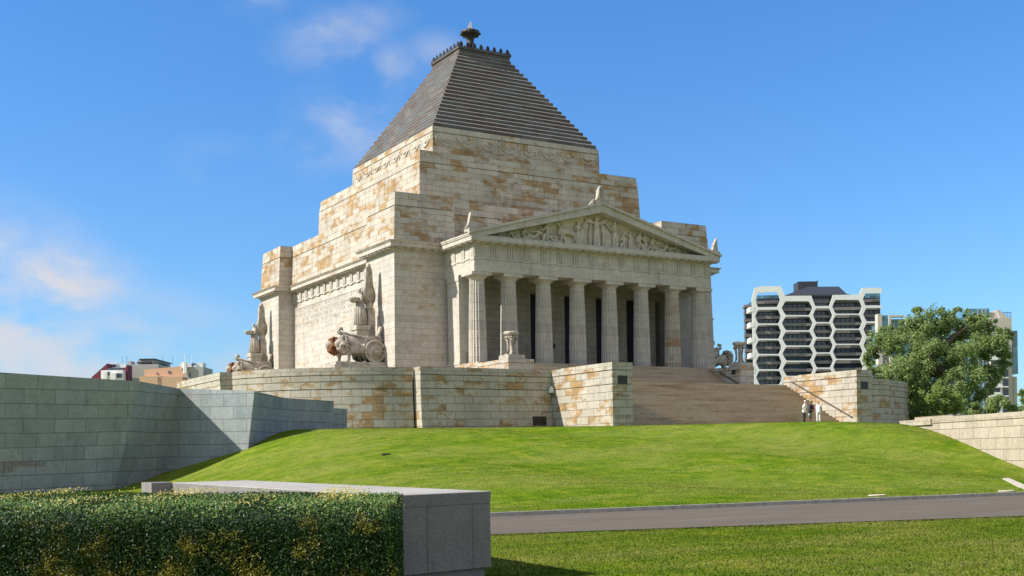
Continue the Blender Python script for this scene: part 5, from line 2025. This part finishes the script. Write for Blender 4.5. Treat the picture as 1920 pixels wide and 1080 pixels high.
shape = wn('ShaderNodeMapRange', interpolation_type='SMOOTHSTEP'); nt.links.new(nz.outputs[0], shape.inputs['Value'])
shape.inputs['From Min'].default_value = .34; shape.inputs['From Max'].default_value = .66
cm_ = mth('MULTIPLY', acc, shape.outputs[0])
tint = wn('ShaderNodeMix', data_type='RGBA', blend_type='MULTIPLY'); tint.inputs[0].default_value = 1
nt.links.new(sky.outputs[0], tint.inputs[6]); sx = wn('ShaderNodeSeparateXYZ'); nt.links.new(tc_.outputs['Generated'], sx.inputs[0])
gr = wn('ShaderNodeValToRGB'); nt.links.new(sx.outputs['Z'], gr.inputs[0])
gr.color_ramp.elements[0].position = 0.0; gr.color_ramp.elements[0].color = (.50, .68, .84, 1)
gr.color_ramp.elements[1].position = .36; gr.color_ramp.elements[1].color = (.38, .71, 1.0, 1)
nt.links.new(gr.outputs[0], tint.inputs[7])
mx = wn('ShaderNodeMix', data_type='RGBA')
nt.links.new(cm_, mx.inputs[0]); nt.links.new(tint.outputs[2], mx.inputs[6]); mx.inputs[7].default_value = (3.5, 3.5, 3.75, 1)
# unseen white cloud added behind the viewer to brighten and neutralise the shade
dt = wn('ShaderNodeVectorMath', operation='DOT_PRODUCT'); nt.links.new(tc_.outputs['Generated'], dt.inputs[0]); dt.inputs[1].default_value = tuple(-FW)
back = wn('ShaderNodeMapRange', interpolation_type='SMOOTHSTEP'); nt.links.new(dt.outputs['Value'], back.inputs['Value'])
back.inputs['From Min'].default_value = -.25; back.inputs['From Max'].default_value = .45
nz2 = wn('ShaderNodeTexNoise'); nz2.inputs['Scale'].default_value = 3.2; nz2.inputs['Detail'].default_value = 6
nt.links.new(mp.outputs[0], nz2.inputs['Vector'])
sh2 = wn('ShaderNodeMapRange', interpolation_type='SMOOTHSTEP'); nt.links.new(nz2.outputs[0], sh2.inputs['Value'])
sh2.inputs['From Min'].default_value = .36; sh2.inputs['From Max'].default_value = .56
mx2 = wn('ShaderNodeMix', data_type='RGBA')
nt.links.new(mth('MULTIPLY', back.outputs[0], sh2.outputs[0]), mx2.inputs[0]); nt.links.new(mx.outputs[2], mx2.inputs[6]); mx2.inputs[7].default_value = (3.9, 3.75, 3.6, 1)
nt.links.new(mx2.outputs[2], bg.inputs['Color'])

vs_ = scn.view_settings
vs_.view_transform = 'Standard'; vs_.look = 'None'; vs_.exposure = .44; vs_.gamma = 1; vs_.use_curve_mapping = False
scn.cycles.max_bounces = 6

for ch in c3.children:
    for g_ in list(ch.children) + [ch]:
        if any(m_ and m_.name == 'rusted_stone' for m_ in g_.data.materials):
            g_.data = g_.data.copy()
            for k_ in range(len(g_.data.materials)):
                g_.data.materials[k_] = M['statue']
